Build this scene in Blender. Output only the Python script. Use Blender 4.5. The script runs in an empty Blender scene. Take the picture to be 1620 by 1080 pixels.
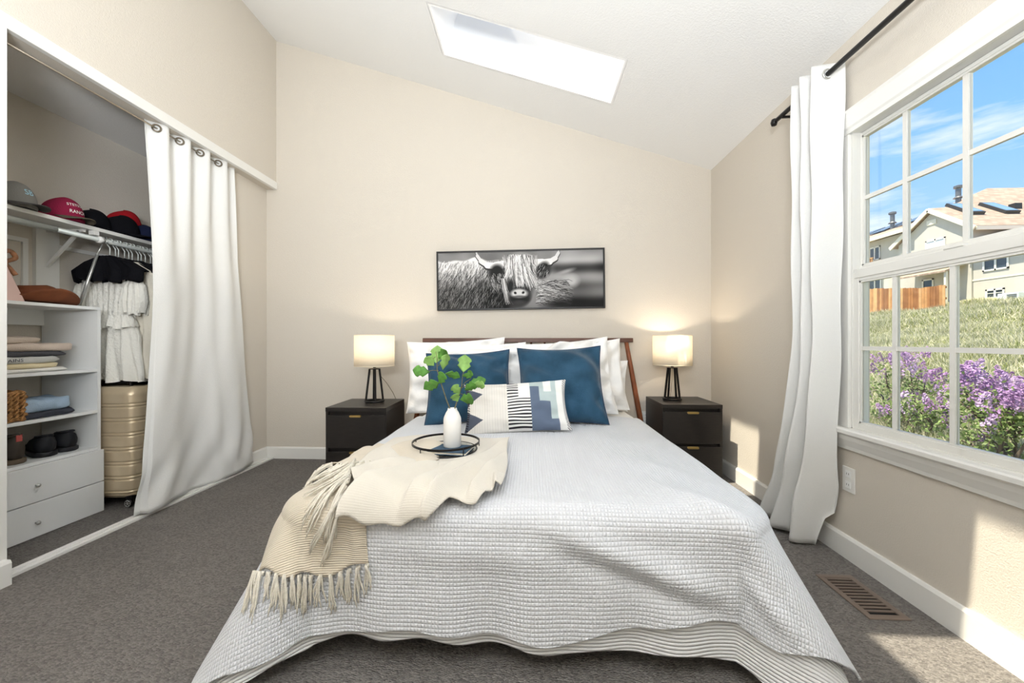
import bpy, bmesh, math, random
import numpy as np
from mathutils import Vector, Matrix

# ------------------------------------------------------------------ camera, sky, sun, lamps, exposure
SC = bpy.context.scene
COL = SC.collection
PI = math.pi
F_PX = 620.0
CAM_H = 1.06
YAW = math.atan(30.0 / F_PX)
cam_data = bpy.data.cameras.new('camera')
cam_data.sensor_width = 36.0
cam_data.lens = F_PX / 1620.0 * 36.0
cam_data.clip_start = 0.02
cam_data.clip_end = 500
cam = bpy.data.objects.new('camera', cam_data)
cam.location = (0, 0, CAM_H)
cam.rotation_euler = (PI / 2, 0, YAW)
COL.objects.link(cam)
SC.camera = cam

SC.view_settings.view_transform = 'Standard'
SC.view_settings.look = 'None'
SC.view_settings.gamma = 1.0
SC.view_settings.use_curve_mapping = False
SC.view_settings.exposure = 0.0
SC.cycles.max_bounces = 10
SC.cycles.diffuse_bounces = 6
SC.cycles.transparent_max_bounces = 16
SC.cycles.caustics_reflective = False
SC.cycles.caustics_refractive = False
SC.cycles.sample_clamp_indirect = 6.0

def lin(c):
    r = []
    for v in c[:3]:
        v = v / 255.0
        r.append(v / 12.92 if v <= 0.04045 else ((v + 0.055) / 1.055) ** 2.4)
    return tuple(r) + (1.0,)

# sky: blue with soft white clouds low over the roofs
world = bpy.data.worlds.new('sky')
SC.world = world
world.use_nodes = True
wn = world.node_tree
wn.nodes.clear()
w_out = wn.nodes.new('ShaderNodeOutputWorld')
w_bg = wn.nodes.new('ShaderNodeBackground')
w_tc = wn.nodes.new('ShaderNodeTexCoord')
w_sep = wn.nodes.new('ShaderNodeSeparateXYZ')
w_ramp = wn.nodes.new('ShaderNodeValToRGB')
w_ramp.color_ramp.elements[0].position = 0.0
w_ramp.color_ramp.elements[0].color = lin((205, 228, 250))
w_ramp.color_ramp.elements[1].position = 0.7
w_ramp.color_ramp.elements[1].color = lin((86, 156, 236))
e = w_ramp.color_ramp.elements.new(0.32)
e.color = lin((140, 195, 250))
w_map = wn.nodes.new('ShaderNodeMapping')
w_map.inputs['Scale'].default_value = (1.2, 1.2, 5.5)
w_noise = wn.nodes.new('ShaderNodeTexNoise')
w_noise.inputs['Scale'].default_value = 2.4
w_noise.inputs['Detail'].default_value = 6
w_noise.inputs['Roughness'].default_value = 0.55
w_cr = wn.nodes.new('ShaderNodeValToRGB')
w_cr.color_ramp.elements[0].position = 0.49
w_cr.color_ramp.elements[0].color = (0, 0, 0, 1)
w_cr.color_ramp.elements[1].position = 0.64
w_cr.color_ramp.elements[1].color = (0.9, 0.9, 0.9, 1)
w_mix = wn.nodes.new('ShaderNodeMixRGB')
w_mix.inputs['Color2'].default_value = lin((250, 252, 255))
wn.links.new(w_tc.outputs['Generated'], w_sep.inputs[0])
wn.links.new(w_sep.outputs['Z'], w_ramp.inputs[0])
wn.links.new(w_tc.outputs['Generated'], w_map.inputs[0])
wn.links.new(w_map.outputs[0], w_noise.inputs['Vector'])
wn.links.new(w_noise.outputs[0], w_cr.inputs[0])
wn.links.new(w_cr.outputs[0], w_mix.inputs['Fac'])
wn.links.new(w_ramp.outputs[0], w_mix.inputs['Color1'])
wn.links.new(w_mix.outputs[0], w_bg.inputs['Color'])
w_bg.inputs['Strength'].default_value = 1.25
wn.links.new(w_bg.outputs[0], w_out.inputs[0])

# high noon sun, falling through the two skylights onto the window wall
sun_data = bpy.data.lights.new('sun', 'SUN')
sun_data.energy = 10.5
sun_data.angle = math.radians(0.6)
sun_data.color = (1.0, 0.90, 0.74)
sun = bpy.data.objects.new('sun', sun_data)
sun.rotation_euler = Vector((0.956, 0.150, -2.396)).to_track_quat('-Z', 'Y').to_euler()
sun.location = (0, 0, 12)
COL.objects.link(sun)

def area(name, loc, aim, size, watts, color=(1, 1, 1), size_y=None):
    d = bpy.data.lights.new(name, 'AREA')
    d.energy = watts
    d.color = color
    d.size = size
    if size_y:
        d.shape = 'RECTANGLE'
        d.size_y = size_y
    o = bpy.data.objects.new(name, d)
    o.location = loc
    o.rotation_euler = (Vector(aim) - Vector(loc)).to_track_quat('-Z', 'Y').to_euler()
    COL.objects.link(o)
    return o
# added fill light behind the camera, aimed up to bounce off the ceiling
area('added_bounce_fill', (-0.3, -0.75, 1.55), (-0.4, -0.05, 3.15), 0.8, 190, (0.92, 0.96, 1.0))
# second added fill light, paired with an invented ceiling lamp behind the camera
area('added_ceiling_fill', (-0.4, -0.7, 2.95), (-0.3, 1.2, 0.4), 0.8, 9, (0.95, 0.975, 1.0))

# ------------------------------------------------------------------ helpers
OFF = {}
random.seed(7)
rng = np.random.default_rng(7)

def tag(o, label=None, cat=None, group=None, kind=None):
    if label: o['label'] = label
    if cat: o['category'] = cat
    if group: o['group'] = group
    if kind: o['kind'] = kind
    return o

def thing(name, loc, label=None, cat=None, group=None, rz=0.0, kind=None):
    o = bpy.data.objects.new(name, None)
    o.empty_display_size = 0.05
    o.location = loc
    o.rotation_euler = (0, 0, rz)
    COL.objects.link(o)
    OFF[o.name] = np.array(loc, float)
    return tag(o, label, cat, group, kind)

def kids(o):
    return [c for c in bpy.data.objects if c.parent == o]

def copy_tree(o, parent=None):
    c = o.copy()
    COL.objects.link(c)
    c.parent = parent
    for ch in kids(o):
        copy_tree(ch, c)
    return c

def finish(me, name, mat, parent, smooth, local=False, bevel=0.0, solid=0.0, subsurf=0):
    if smooth:
        me.polygons.foreach_set('use_smooth', np.ones(len(me.polygons), bool))
    if mat is not None:
        for m in (mat if isinstance(mat, (list, tuple)) else [mat]):
            me.materials.append(m)
    o = bpy.data.objects.new(name, me)
    COL.objects.link(o)
    off = np.zeros(3)
    if parent is not None:
        o.parent = parent
        off = OFF.get(parent.name, np.zeros(3))
    OFF[o.name] = off
    if not local and np.any(off != 0):
        co = np.empty(len(me.vertices) * 3)
        me.vertices.foreach_get('co', co)
        co = co.reshape(-1, 3) - off
        me.vertices.foreach_set('co', co.ravel())
    me.update()
    if solid:
        md = o.modifiers.new('thickness', 'SOLIDIFY'); md.thickness = solid; md.offset = 0
    if bevel:
        md = o.modifiers.new('edges', 'BEVEL'); md.width = bevel; md.segments = 2
        md.limit_method = 'ANGLE'; md.angle_limit = math.radians(40)
        md.harden_normals = False
    if subsurf:
        md = o.modifiers.new('smooth', 'SUBSURF'); md.levels = subsurf; md.render_levels = subsurf
    return o

class MB:
    def __init__(self):
        self.v = []; self.f = []
    def hexa(self, p):
        n = len(self.v); self.v += [tuple(q) for q in p]
        for q in ((0, 3, 2, 1), (4, 5, 6, 7), (0, 1, 5, 4), (1, 2, 6, 5), (2, 3, 7, 6), (3, 0, 4, 7)):
            self.f.append(tuple(n + i for i in q))
        return self
    def box(self, x0, x1, y0, y1, z0, z1):
        x0, x1 = min(x0, x1), max(x0, x1); y0, y1 = min(y0, y1), max(y0, y1); z0, z1 = min(z0, z1), max(z0, z1)
        return self.hexa([(x0, y0, z0), (x1, y0, z0), (x1, y1, z0), (x0, y1, z0), (x0, y0, z1), (x1, y0, z1), (x1, y1, z1), (x0, y1, z1)])
    def bar(self, a, b, w, d, up=(0, 0, 1)):
        a = Vector(a); b = Vector(b); t = (b - a).normalized(); u = Vector(up)
        if abs(t.dot(u)) > 0.98: u = Vector((1, 0, 0))
        s = t.cross(u).normalized() * w / 2; u = s.cross(t).normalized() * d / 2
        return self.hexa([a - s - u, a + s - u, a + s + u, a - s + u, b - s - u, b + s - u, b + s + u, b - s + u])
    def tube(self, pts, r, n=8, closed=False, caps=True):
        pts = [Vector(p) for p in pts]; N = len(pts)
        rs = r if isinstance(r, (list, tuple, np.ndarray)) else [r] * N
        base = len(self.v); nrm = None
        for i, p in enumerate(pts):
            if closed: t = pts[(i + 1) % N] - pts[i - 1]
            else: t = pts[min(i + 1, N - 1)] - pts[max(i - 1, 0)]
            t = t.normalized() if t.length > 1e-9 else Vector((0, 0, 1))
            if nrm is None:
                nrm = t.orthogonal().normalized()
            else:
                nrm = nrm - t * nrm.dot(t)
                nrm = nrm.normalized() if nrm.length > 1e-6 else t.orthogonal().normalized()
            bn = t.cross(nrm)
            for k in range(n):
                a = 2 * PI * k / n
                q = p + (nrm * math.cos(a) + bn * math.sin(a)) * rs[i]
                self.v.append(tuple(q))
        M = N if closed else N - 1
        for i in range(M):
            for k in range(n):
                i2 = (i + 1) % N
                self.f.append((base + i * n + k, base + i * n + (k + 1) % n, base + i2 * n + (k + 1) % n, base + i2 * n + k))
        if caps and not closed:
            self.f.append(tuple(base + k for k in reversed(range(n))))
            self.f.append(tuple(base + (N - 1) * n + k for k in range(n)))
        return self
    def lathe(self, prof, n=24, c=(0, 0, 0)):
        base = len(self.v)
        for r, z in prof:
            for k in range(n):
                a = 2 * PI * k / n
                self.v.append((c[0] + r * math.cos(a), c[1] + r * math.sin(a), c[2] + z))
        for i in range(len(prof) - 1):
            for k in range(n):
                self.f.append((base + i * n + k, base + i * n + (k + 1) % n, base + (i + 1) * n + (k + 1) % n, base + (i + 1) * n + k))
        if prof[0][0] > 1e-6: self.f.append(tuple(base + k for k in reversed(range(n))))
        if prof[-1][0] > 1e-6: self.f.append(tuple(base + (len(prof) - 1) * n + k for k in range(n)))
        return self
    def prism(self, poly, axis, a0, a1):
        """poly: 2-D points in the two other axes (cyclic order), extruded along axis from a0 to a1"""
        n = len(self.v); k = len(poly)
        def mk(p, a):
            if axis == 'x': return (a, p[0], p[1])
            if axis == 'y': return (p[0], a, p[1])
            return (p[0], p[1], a)
        self.v += [mk(p, a0) for p in poly] + [mk(p, a1) for p in poly]
        self.f.append(tuple(n + i for i in reversed(range(k))))
        self.f.append(tuple(n + k + i for i in range(k)))
        for i in range(k):
            j = (i + 1) % k
            self.f.append((n + i, n + j, n + k + j, n + k + i))
        return self
    def poly(self, pts):
        n = len(self.v); self.v += [tuple(p) for p in pts]; self.f.append(tuple(range(n, n + len(pts)))); return self
    def slab(self, pts, d):
        """closed plate from a planar polygon, thickened by vector d"""
        n = len(self.v); k = len(pts); d = Vector(d)
        self.v += [tuple(Vector(p)) for p in pts] + [tuple(Vector(p) + d) for p in pts]
        self.f.append(tuple(n + i for i in reversed(range(k)))); self.f.append(tuple(n + k + i for i in range(k)))
        for i in range(k):
            j = (i + 1) % k; self.f.append((n + i, n + j, n + k + j, n + k + i))
        return self
    def xform(self, M, start=0):
        M = Matrix(M)
        self.v[start:] = [tuple(M @ Vector(p)) for p in self.v[start:]]
        return self
    def build(self, name, mat, parent=None, smooth=False, **kw):
        me = bpy.data.meshes.new(name)
        me.from_pydata(self.v, [], self.f)
        bm = bmesh.new(); bm.from_mesh(me); bmesh.ops.recalc_face_normals(bm, faces=bm.faces); bm.to_mesh(me); bm.free()
        return finish(me, name, mat, parent, smooth, **kw)

def spline(pts, k=6):
    """smooth curve through the given points (Catmull-Rom)"""
    P = [np.array(p, float) for p in pts]; P = [2 * P[0] - P[1]] + P + [2 * P[-1] - P[-2]]; out = []
    for i in range(1, len(P) - 2):
        for j in range(k):
            t = j / k; a, b, c_, d = P[i - 1], P[i], P[i + 1], P[i + 2]
            out.append(tuple(0.5 * (2 * b + (c_ - a) * t + (2 * a - 5 * b + 4 * c_ - d) * t * t + (3 * b - a - 3 * c_ + d) * t ** 3)))
    return out + [tuple(P[-2])]

def grid_mesh(name, P, mat, parent=None, UV=None, color=None, wrap_u=False, smooth=True, mask=None, **kw):
    """P (n, m, 3) array -> quad mesh; UV (n, m, 2); color (n, m, 3) stored as attribute 'col'"""
    n, m, _ = P.shape
    idx = np.arange(n * m).reshape(n, m)
    if wrap_u:
        idx = np.vstack([idx, idx[:1]])
    q = np.stack([idx[:-1, :-1], idx[1:, :-1], idx[1:, 1:], idx[:-1, 1:]], -1).reshape(-1, 4)
    if mask is not None:
        q = q[mask.reshape(-1)]
    me = bpy.data.meshes.new(name)
    me.vertices.add(n * m); me.vertices.foreach_set('co', P.reshape(-1, 3).astype(np.float32).ravel())
    me.loops.add(len(q) * 4); me.loops.foreach_set('vertex_index', q.ravel().astype(np.int32))
    me.polygons.add(len(q)); me.polygons.foreach_set('loop_start', np.arange(0, len(q) * 4, 4, dtype=np.int32))
    me.update(calc_edges=True)
    if UV is not None:
        l = me.uv_layers.new(name='UVMap'); l.data.foreach_set('uv', UV.reshape(-1, 2)[q.ravel()].astype(np.float32).ravel())
    if color is not None:
        a = me.color_attributes.new('col', 'FLOAT_COLOR', 'POINT')
        c = np.ones((n * m, 4), np.float32); c[:, :3] = color.reshape(-1, 3); a.data.foreach_set('color', c.ravel())
    return finish(me, name, mat, parent, smooth, **kw)

def struct(mb, name, mat, parent=None, **kw):
    o = mb.build(name, mat, parent, **kw)
    if parent is None: o['kind'] = 'structure'
    return o

# ------------------------------------------------------------------ materials
MATS = {}
def M(name, col, rough=0.6, metal=0.0, spec=0.4, var=0.0, vscale=6.0, bump=0.0, bscale=60.0, sheen=0.0, transl=0.0, coords='Object', stretch=(1, 1, 1), emit=None, estr=0.0, col2=None, attr=False, coat=0.0):
    if name in MATS: return MATS[name]
    m = bpy.data.materials.new(name); m.use_nodes = True
    nt = m.node_tree; b = nt.nodes['Principled BSDF']; out = nt.nodes['Material Output']
    b.inputs['Base Color'].default_value = lin(col)
    b.inputs['Roughness'].default_value = rough
    b.inputs['Metallic'].default_value = metal
    b.inputs['Specular IOR Level'].default_value = spec
    if sheen:
        b.inputs['Sheen Weight'].default_value = sheen; b.inputs['Sheen Roughness'].default_value = 0.4
    if coat: b.inputs['Coat Weight'].default_value = coat
    tc = nt.nodes.new('ShaderNodeTexCoord'); mp = nt.nodes.new('ShaderNodeMapping')
    mp.inputs['Scale'].default_value = stretch
    nt.links.new(tc.outputs[coords], mp.inputs[0])
    csock = None
    if attr:
        at = nt.nodes.new('ShaderNodeAttribute'); at.attribute_name = 'col'; csock = at.outputs['Color']
        nt.links.new(csock, b.inputs['Base Color'])
    if var or col2:
        nz = nt.nodes.new('ShaderNodeTexNoise'); nz.inputs['Scale'].default_value = vscale; nz.inputs['Detail'].default_value = 5
        nt.links.new(mp.outputs[0], nz.inputs['Vector'])
        rp = nt.nodes.new('ShaderNodeValToRGB')
        c = lin(col)
        rp.color_ramp.elements[0].position = 0.35; rp.color_ramp.elements[1].position = 0.65
        rp.color_ramp.elements[0].color = tuple(max(0, v * (1 - var)) for v in c[:3]) + (1,)
        rp.color_ramp.elements[1].color = lin(col2) if col2 else tuple(min(1, v * (1 + var)) for v in c[:3]) + (1,)
        nt.links.new(nz.outputs[0], rp.inputs[0])
        nt.links.new(rp.outputs[0], b.inputs['Base Color']); csock = rp.outputs[0]
    if bump:
        n2 = nt.nodes.new('ShaderNodeTexNoise'); n2.inputs['Scale'].default_value = bscale; n2.inputs['Detail'].default_value = 4
        nt.links.new(mp.outputs[0], n2.inputs['Vector'])
        bp = nt.nodes.new('ShaderNodeBump'); bp.inputs['Strength'].default_value = min(1.0, bump); bp.inputs['Distance'].default_value = 0.01 * max(1.0, bump)
        nt.links.new(n2.outputs[0], bp.inputs['Height']); nt.links.new(bp.outputs[0], b.inputs['Normal'])
    if transl:
        tr = nt.nodes.new('ShaderNodeBsdfTranslucent'); tr.inputs['Color'].default_value = lin(col)
        if csock: nt.links.new(csock, tr.inputs['Color'])
        mx = nt.nodes.new('ShaderNodeMixShader'); mx.inputs[0].default_value = transl
        nt.links.new(b.outputs[0], mx.inputs[1]); nt.links.new(tr.outputs[0], mx.inputs[2]); nt.links.new(mx.outputs[0], out.inputs[0])
    if emit:
        b.inputs['Emission Color'].default_value = lin(emit); b.inputs['Emission Strength'].default_value = estr
    MATS[name] = m
    return m

def glass_mat():
    m = bpy.data.materials.new('clear_glass'); m.use_nodes = True; nt = m.node_tree; nt.nodes.clear()
    out = nt.nodes.new('ShaderNodeOutputMaterial'); t = nt.nodes.new('ShaderNodeBsdfTransparent'); g = nt.nodes.new('ShaderNodeBsdfGlossy')
    g.inputs['Roughness'].default_value = 0.02; t.inputs['Color'].default_value = (0.98, 0.99, 0.985, 1)
    lw = nt.nodes.new('ShaderNodeFresnel'); lw.inputs['IOR'].default_value = 1.2
    mx = nt.nodes.new('ShaderNodeMixShader'); nt.links.new(lw.outputs[0], mx.inputs[0]); nt.links.new(t.outputs[0], mx.inputs[1]); nt.links.new(g.outputs[0], mx.inputs[2])
    nt.links.new(mx.outputs[0], out.inputs[0]); return m
GLASS = glass_mat()

def uv_relief(name, col, du, dv, depth, mode='waffle', rough=0.85, var=0.03, sheen=0.1):
    """cloth with woven relief laid out in cloth metres (UV): waffle cells or ribs"""
    m = bpy.data.materials.new(name); m.use_nodes = True; nt = m.node_tree; b = nt.nodes['Principled BSDF']
    b.inputs['Roughness'].default_value = rough; b.inputs['Specular IOR Level'].default_value = 0.15
    b.inputs['Sheen Weight'].default_value = sheen
    uv = nt.nodes.new('ShaderNodeUVMap'); sp = nt.nodes.new('ShaderNodeSeparateXYZ'); nt.links.new(uv.outputs[0], sp.inputs[0])
    def wave(sock, period):
        a = nt.nodes.new('ShaderNodeMath'); a.operation = 'MULTIPLY'; a.inputs[1].default_value = PI / period; nt.links.new(sock, a.inputs[0])
        s = nt.nodes.new('ShaderNodeMath'); s.operation = 'SINE'; nt.links.new(a.outputs[0], s.inputs[0])
        k = nt.nodes.new('ShaderNodeMath'); k.operation = 'ABSOLUTE'; nt.links.new(s.outputs[0], k.inputs[0])
        p = nt.nodes.new('ShaderNodeMath'); p.operation = 'POWER'; p.inputs[1].default_value = 0.55; nt.links.new(k.outputs[0], p.inputs[0])
        return p.outputs[0]
    if mode == 'waffle':
        x = wave(sp.outputs[0], du); y = wave(sp.outputs[1], dv)
        mu = nt.nodes.new('ShaderNodeMath'); mu.operation = 'MULTIPLY'; nt.links.new(x, mu.inputs[0]); nt.links.new(y, mu.inputs[1]); hgt = mu.outputs[0]
    else:
        hgt = wave(sp.outputs[1], dv)
    tc = nt.nodes.new('ShaderNodeTexCoord'); nz = nt.nodes.new('ShaderNodeTexNoise'); nz.inputs['Scale'].default_value = 350; nt.links.new(tc.outputs['Object'], nz.inputs['Vector'])
    ad = nt.nodes.new('ShaderNodeMath'); ad.operation = 'MULTIPLY_ADD'; ad.inputs[1].default_value = 0.22; nt.links.new(nz.outputs[0], ad.inputs[0]); nt.links.new(hgt, ad.inputs[2])
    bp = nt.nodes.new('ShaderNodeBump'); bp.inputs['Strength'].default_value = 1.0; bp.inputs['Distance'].default_value = depth
    nt.links.new(ad.outputs[0], bp.inputs['Height']); nt.links.new(bp.outputs[0], b.inputs['Normal'])
    rp = nt.nodes.new('ShaderNodeValToRGB'); c = lin(col)
    rp.color_ramp.elements[0].color = tuple(v * (1 - var) for v in c[:3]) + (1,); rp.color_ramp.elements[1].color = c
    nz2 = nt.nodes.new('ShaderNodeTexNoise'); nz2.inputs['Scale'].default_value = 9; nt.links.new(tc.outputs['Object'], nz2.inputs['Vector'])
    nt.links.new(nz2.outputs[0], rp.inputs[0]); nt.links.new(rp.outputs[0], b.inputs['Base Color'])
    return m

def carpet_mat():
    m = bpy.data.materials.new('looped_carpet'); m.use_nodes = True; nt = m.node_tree; b = nt.nodes['Principled BSDF']
    b.inputs['Roughness'].default_value = 0.95; b.inputs['Specular IOR Level'].default_value = 0.05
    tc = nt.nodes.new('ShaderNodeTexCoord'); mp = nt.nodes.new('ShaderNodeMapping')
    mp.inputs['Rotation'].default_value = (0, 0, math.radians(35)); mp.inputs['Scale'].default_value = (1.0, 1.7, 1)
    nt.links.new(tc.outputs['Object'], mp.inputs[0])
    vo = nt.nodes.new('ShaderNodeTexVoronoi'); vo.inputs['Scale'].default_value = 105; vo.inputs['Randomness'].default_value = 0.75
    nt.links.new(mp.outputs[0], vo.inputs['Vector'])
    rp = nt.nodes.new('ShaderNodeValToRGB')
    rp.color_ramp.elements[0].color = lin((104, 100, 97)); rp.color_ramp.elements[1].color = lin((132, 128, 123))
    sp = nt.nodes.new('ShaderNodeSeparateXYZ'); nt.links.new(vo.outputs['Color'], sp.inputs[0]); nt.links.new(sp.outputs[0], rp.inputs[0])
    nz = nt.nodes.new('ShaderNodeTexNoise'); nz.inputs['Scale'].default_value = 3.0; nz.inputs['Detail'].default_value = 3
    nt.links.new(tc.outputs['Object'], nz.inputs['Vector'])
    mx = nt.nodes.new('ShaderNodeMixRGB'); mx.blend_type = 'MULTIPLY'; mx.inputs[0].default_value = 0.35
    r2 = nt.nodes.new('ShaderNodeValToRGB'); r2.color_ramp.elements[0].position = 0.3; r2.color_ramp.elements[1].position = 0.7
    r2.color_ramp.elements[0].color = (0.72, 0.72, 0.72, 1); r2.color_ramp.elements[1].color = (1, 1, 1, 1)
    nt.links.new(nz.outputs[0], r2.inputs[0]); nt.links.new(rp.outputs[0], mx.inputs[1]); nt.links.new(r2.outputs[0], mx.inputs[2])
    nt.links.new(mx.outputs[0], b.inputs['Base Color'])
    iv = nt.nodes.new('ShaderNodeMath'); iv.operation = 'SUBTRACT'; iv.inputs[0].default_value = 1.0; nt.links.new(vo.outputs['Distance'], iv.inputs[1])
    bp = nt.nodes.new('ShaderNodeBump'); bp.inputs['Strength'].default_value = 1.0; bp.inputs['Distance'].default_value = 0.006
    nt.links.new(iv.outputs[0], bp.inputs['Height']); nt.links.new(bp.outputs[0], b.inputs['Normal'])
    return m

PAINT = M('beige_wall_paint', (206, 199, 188), 0.75, spec=0.2, bump=0.25, bscale=180)
CEIL = M('white_ceiling_paint', (236, 236, 235), 0.8, spec=0.2, bump=0.2, bscale=120)
TRIM = M('white_gloss_trim', (228, 227, 223), 0.35, spec=0.4)
SHAFTW = M('bright_white_paint', (250, 250, 250), 0.8, spec=0.2)
SHELFW = M('white_laminate', (232, 233, 232), 0.4, spec=0.4)
VINYL = M('white_window_vinyl', (220, 219, 214), 0.35, spec=0.4)
CARPET = carpet_mat()
BLACKW = M('black_brown_veneer', (31, 27, 25), 0.38, spec=0.45, var=0.25, vscale=14, stretch=(1, 1, 12))
BLACKM = M('black_metal', (22, 20, 20), 0.4, metal=0.3)
BRASS = M('brushed_brass', (206, 176, 112), 0.3, metal=0.9)
STEEL = M('brushed_steel', (200, 201, 198), 0.3, metal=0.75)
RAILM = M('satin_steel_rail', (202, 207, 203), 0.38, metal=0.25)
WALNUT = M('walnut_wood', (122, 70, 42), 0.42, var=0.25, vscale=10, stretch=(6, 6, 1))
WALNUT_DARK = M('dark_walnut_wood', (86, 54, 40), 0.42, var=0.22, vscale=10, stretch=(1, 6, 6))
LINEN = M('white_linen', (237, 237, 235), 0.9, spec=0.1, bump=0.3, bscale=300, sheen=0.1, transl=0.12)
COTTON = M('white_cotton', (240, 239, 236), 0.9, spec=0.1, bump=0.3, bscale=250, sheen=0.1)
# ------------------------------------------------------------------ room shell
XL, XR, YB, YR = -2.314, 1.551, 3.457, -1.7
def zc(x): return 3.0402 - 0.3245 * x

struct(MB().box(-3.25, 1.75, YR - 0.1, YB + 0.1, -0.12, 0), 'floor', CARPET)
struct(MB().box(-3.25, 1.75, YB, YB + 0.12, 0, 4.15), 'wall_back', PAINT)
struct(MB().box(-3.25, 1.75, YR - 0.12, YR, 0, 4.15), 'wall_rear', PAINT)
WY0, WY1, WZ0, WZ1 = 0.985, 1.985, 0.60, 2.075      # window opening
w = MB()
HY0, HY1, HZ1 = WY0 - 0.058, WY1 + 0.058, WZ1 + 0.06       # rough opening, hidden behind the casing
for y0, y1, z0, z1 in ((YR - 0.1, HY0, 0, 2.75), (HY1, YB + 0.05, 0, 2.75), (HY0, HY1, 0, WZ0), (HY0, HY1, HZ1, 2.75)):
    w.box(XR, XR + 0.14, y0, y1, z0, z1)
struct(w, 'wall_right', PAINT)
struct(MB().box(XL - 0.10, XL, 1.612, YB + 0.05, 2.44, 4.15), 'wall_left', PAINT)
struct(MB().box(XL - 0.10, XL, YR - 0.1, 1.612, 0, 4.15), 'wall_left_near', PAINT)
struct(MB().box(-2.50, -2.405, 2.90, YB + 0.05, 0, 2.53), 'wall_left_recess', PAINT)

# sloped ceiling with two skylight shafts
SKX = (-0.66, 0.595)
SKY = ((0.86, 1.29), (2.53, 2.97))
SHAFT = 0.85
nx, nz = math.sin(math.atan(0.3245)), math.cos(math.atan(0.3245))
c = MB()
g_ = 0.012
xs = [-2.45, SKX[0] - g_, SKX[1] + g_, 1.70]; ys = [YR - 0.12, SKY[0][0] - g_, SKY[0][1] + g_, SKY[1][0] - g_, SKY[1][1] + g_, YB + 0.12]
for i in range(3):
    for j in range(5):
        if i == 1 and j in (1, 3): continue
        p = [(xs[i], ys[j]), (xs[i + 1], ys[j]), (xs[i + 1], ys[j + 1]), (xs[i], ys[j + 1])]
        c.hexa([(x, y, zc(x)) for x, y in p] + [(x + nx * 0.1, y, zc(x) + nz * 0.1) for x, y in p])
struct(c, 'ceiling', CEIL)
for k, (y0, y1) in enumerate(SKY):
    t = 0.02
    q = lambda x, s: (x + nx * s, zc(x) + nz * s)
    sw = thing('window_%d' % (k + 2), ((SKX[0] + SKX[1]) / 2, (y0 + y1) / 2, zc(0)), kind='structure')
    a0, a1 = q(SKX[0], 0.0), q(SKX[0], SHAFT); b0, b1 = q(SKX[1], 0.0), q(SKX[1], SHAFT)
    ux, uz = nz, -nx          # along the slope
    for nm, yy in (('shaft_side', y0 - t), ('shaft_side', y1)):
        MB().prism([a0, b0, b1, a1], 'y', yy, yy + t).build(nm, SHAFTW, sw)
    MB().prism([a0, a1, (a1[0] - ux * t, a1[1] - uz * t), (a0[0] - ux * t, a0[1] - uz * t)], 'y', y0 - t, y1 + t).build('shaft_end', SHAFTW, sw)
    MB().prism([b0, b1, (b1[0] + ux * t, b1[1] + uz * t), (b0[0] + ux * t, b0[1] + uz * t)], 'y', y0 - t, y1 + t).build('shaft_end', SHAFTW, sw)
    a2, b2 = q(SKX[0], SHAFT + 0.008), q(SKX[1], SHAFT + 0.008)
    MB().prism([a1, b1, b2, a2], 'y', y0, y1).build('pane', GLASS, sw)

# closet shell
struct(MB().box(-3.17, -3.07, 1.35, YB + 0.05, 0, 2.63), 'wall_closet', PAINT)
struct(MB().box(-3.17, XL - 0.10, 1.35, 1.45, 0, 2.63), 'wall_closet_near', PAINT)
struct(MB().box(-3.17, XL - 0.10, 1.35, YB + 0.05, 2.53, 2.63), 'ceiling_closet', CEIL)

# baseboards and trim
def base_profile(t=0.015, h=0.105):
    return [(0, 0), (t, 0), (t, h - 0.012), (t - 0.006, h), (0, h)]
struct(MB().prism([(YB - a, b) for a, b in base_profile()], 'x', -2.405, XR), 'baseboard_back', TRIM)
struct(MB().prism([(XR - a, b) for a, b in base_profile(0.016, 0.112)], 'y', YR, YB), 'baseboard_right', TRIM)
struct(MB().prism([(-2.405 + a, b) for a, b in base_profile()], 'y', 2.90, YB), 'baseboard_left', TRIM)
struct(MB().prism([(XL + a, b) for a, b in base_profile(0.05, 0.108)], 'y', YR, 1.604), 'baseboard_left_near', TRIM)
struct(MB().box(XL - 0.005, XL + 0.014, 1.50, 1.613, 0, 2.44), 'trim_1', TRIM)
struct(MB().box(XL - 0.02, XL + 0.012, 1.50, YB - 0.002, 2.438, 2.503), 'trim_2', TRIM, bevel=0.003)
tr = thing('trim_3', (-2.36, 2.5, 0), kind='structure')
MB().box(-2.395, -2.325, 1.61, YB - 0.02, 0, 0.006).build('track_plate', TRIM, tr)
for x in (-2.388, -2.358, -2.328):
    MB().box(x - 0.004, x + 0.004, 1.61, YB - 0.02, 0.005, 0.014).build('track_rib', TRIM, tr)
# moulded panel on the closet wall
tr = thing('trim_4', (-3.07, 2.2, 1.5), kind='structure')
pm = MB()
for y0, y1, z0, z1 in ((1.92, 2.24, 1.66, 1.685), (1.92, 2.24, 1.30, 1.325), (2.215, 2.24, 1.325, 1.66), (2.40, 2.75, 1.66, 1.685)):
    pm.box(-3.07, -3.055, y0, y1, z0, z1)
pm.build('moulding', TRIM, tr)
MB().box(-3.07, -3.045, 2.27, 2.39, 1.30, 1.78).build('batten', TRIM, tr)

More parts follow.
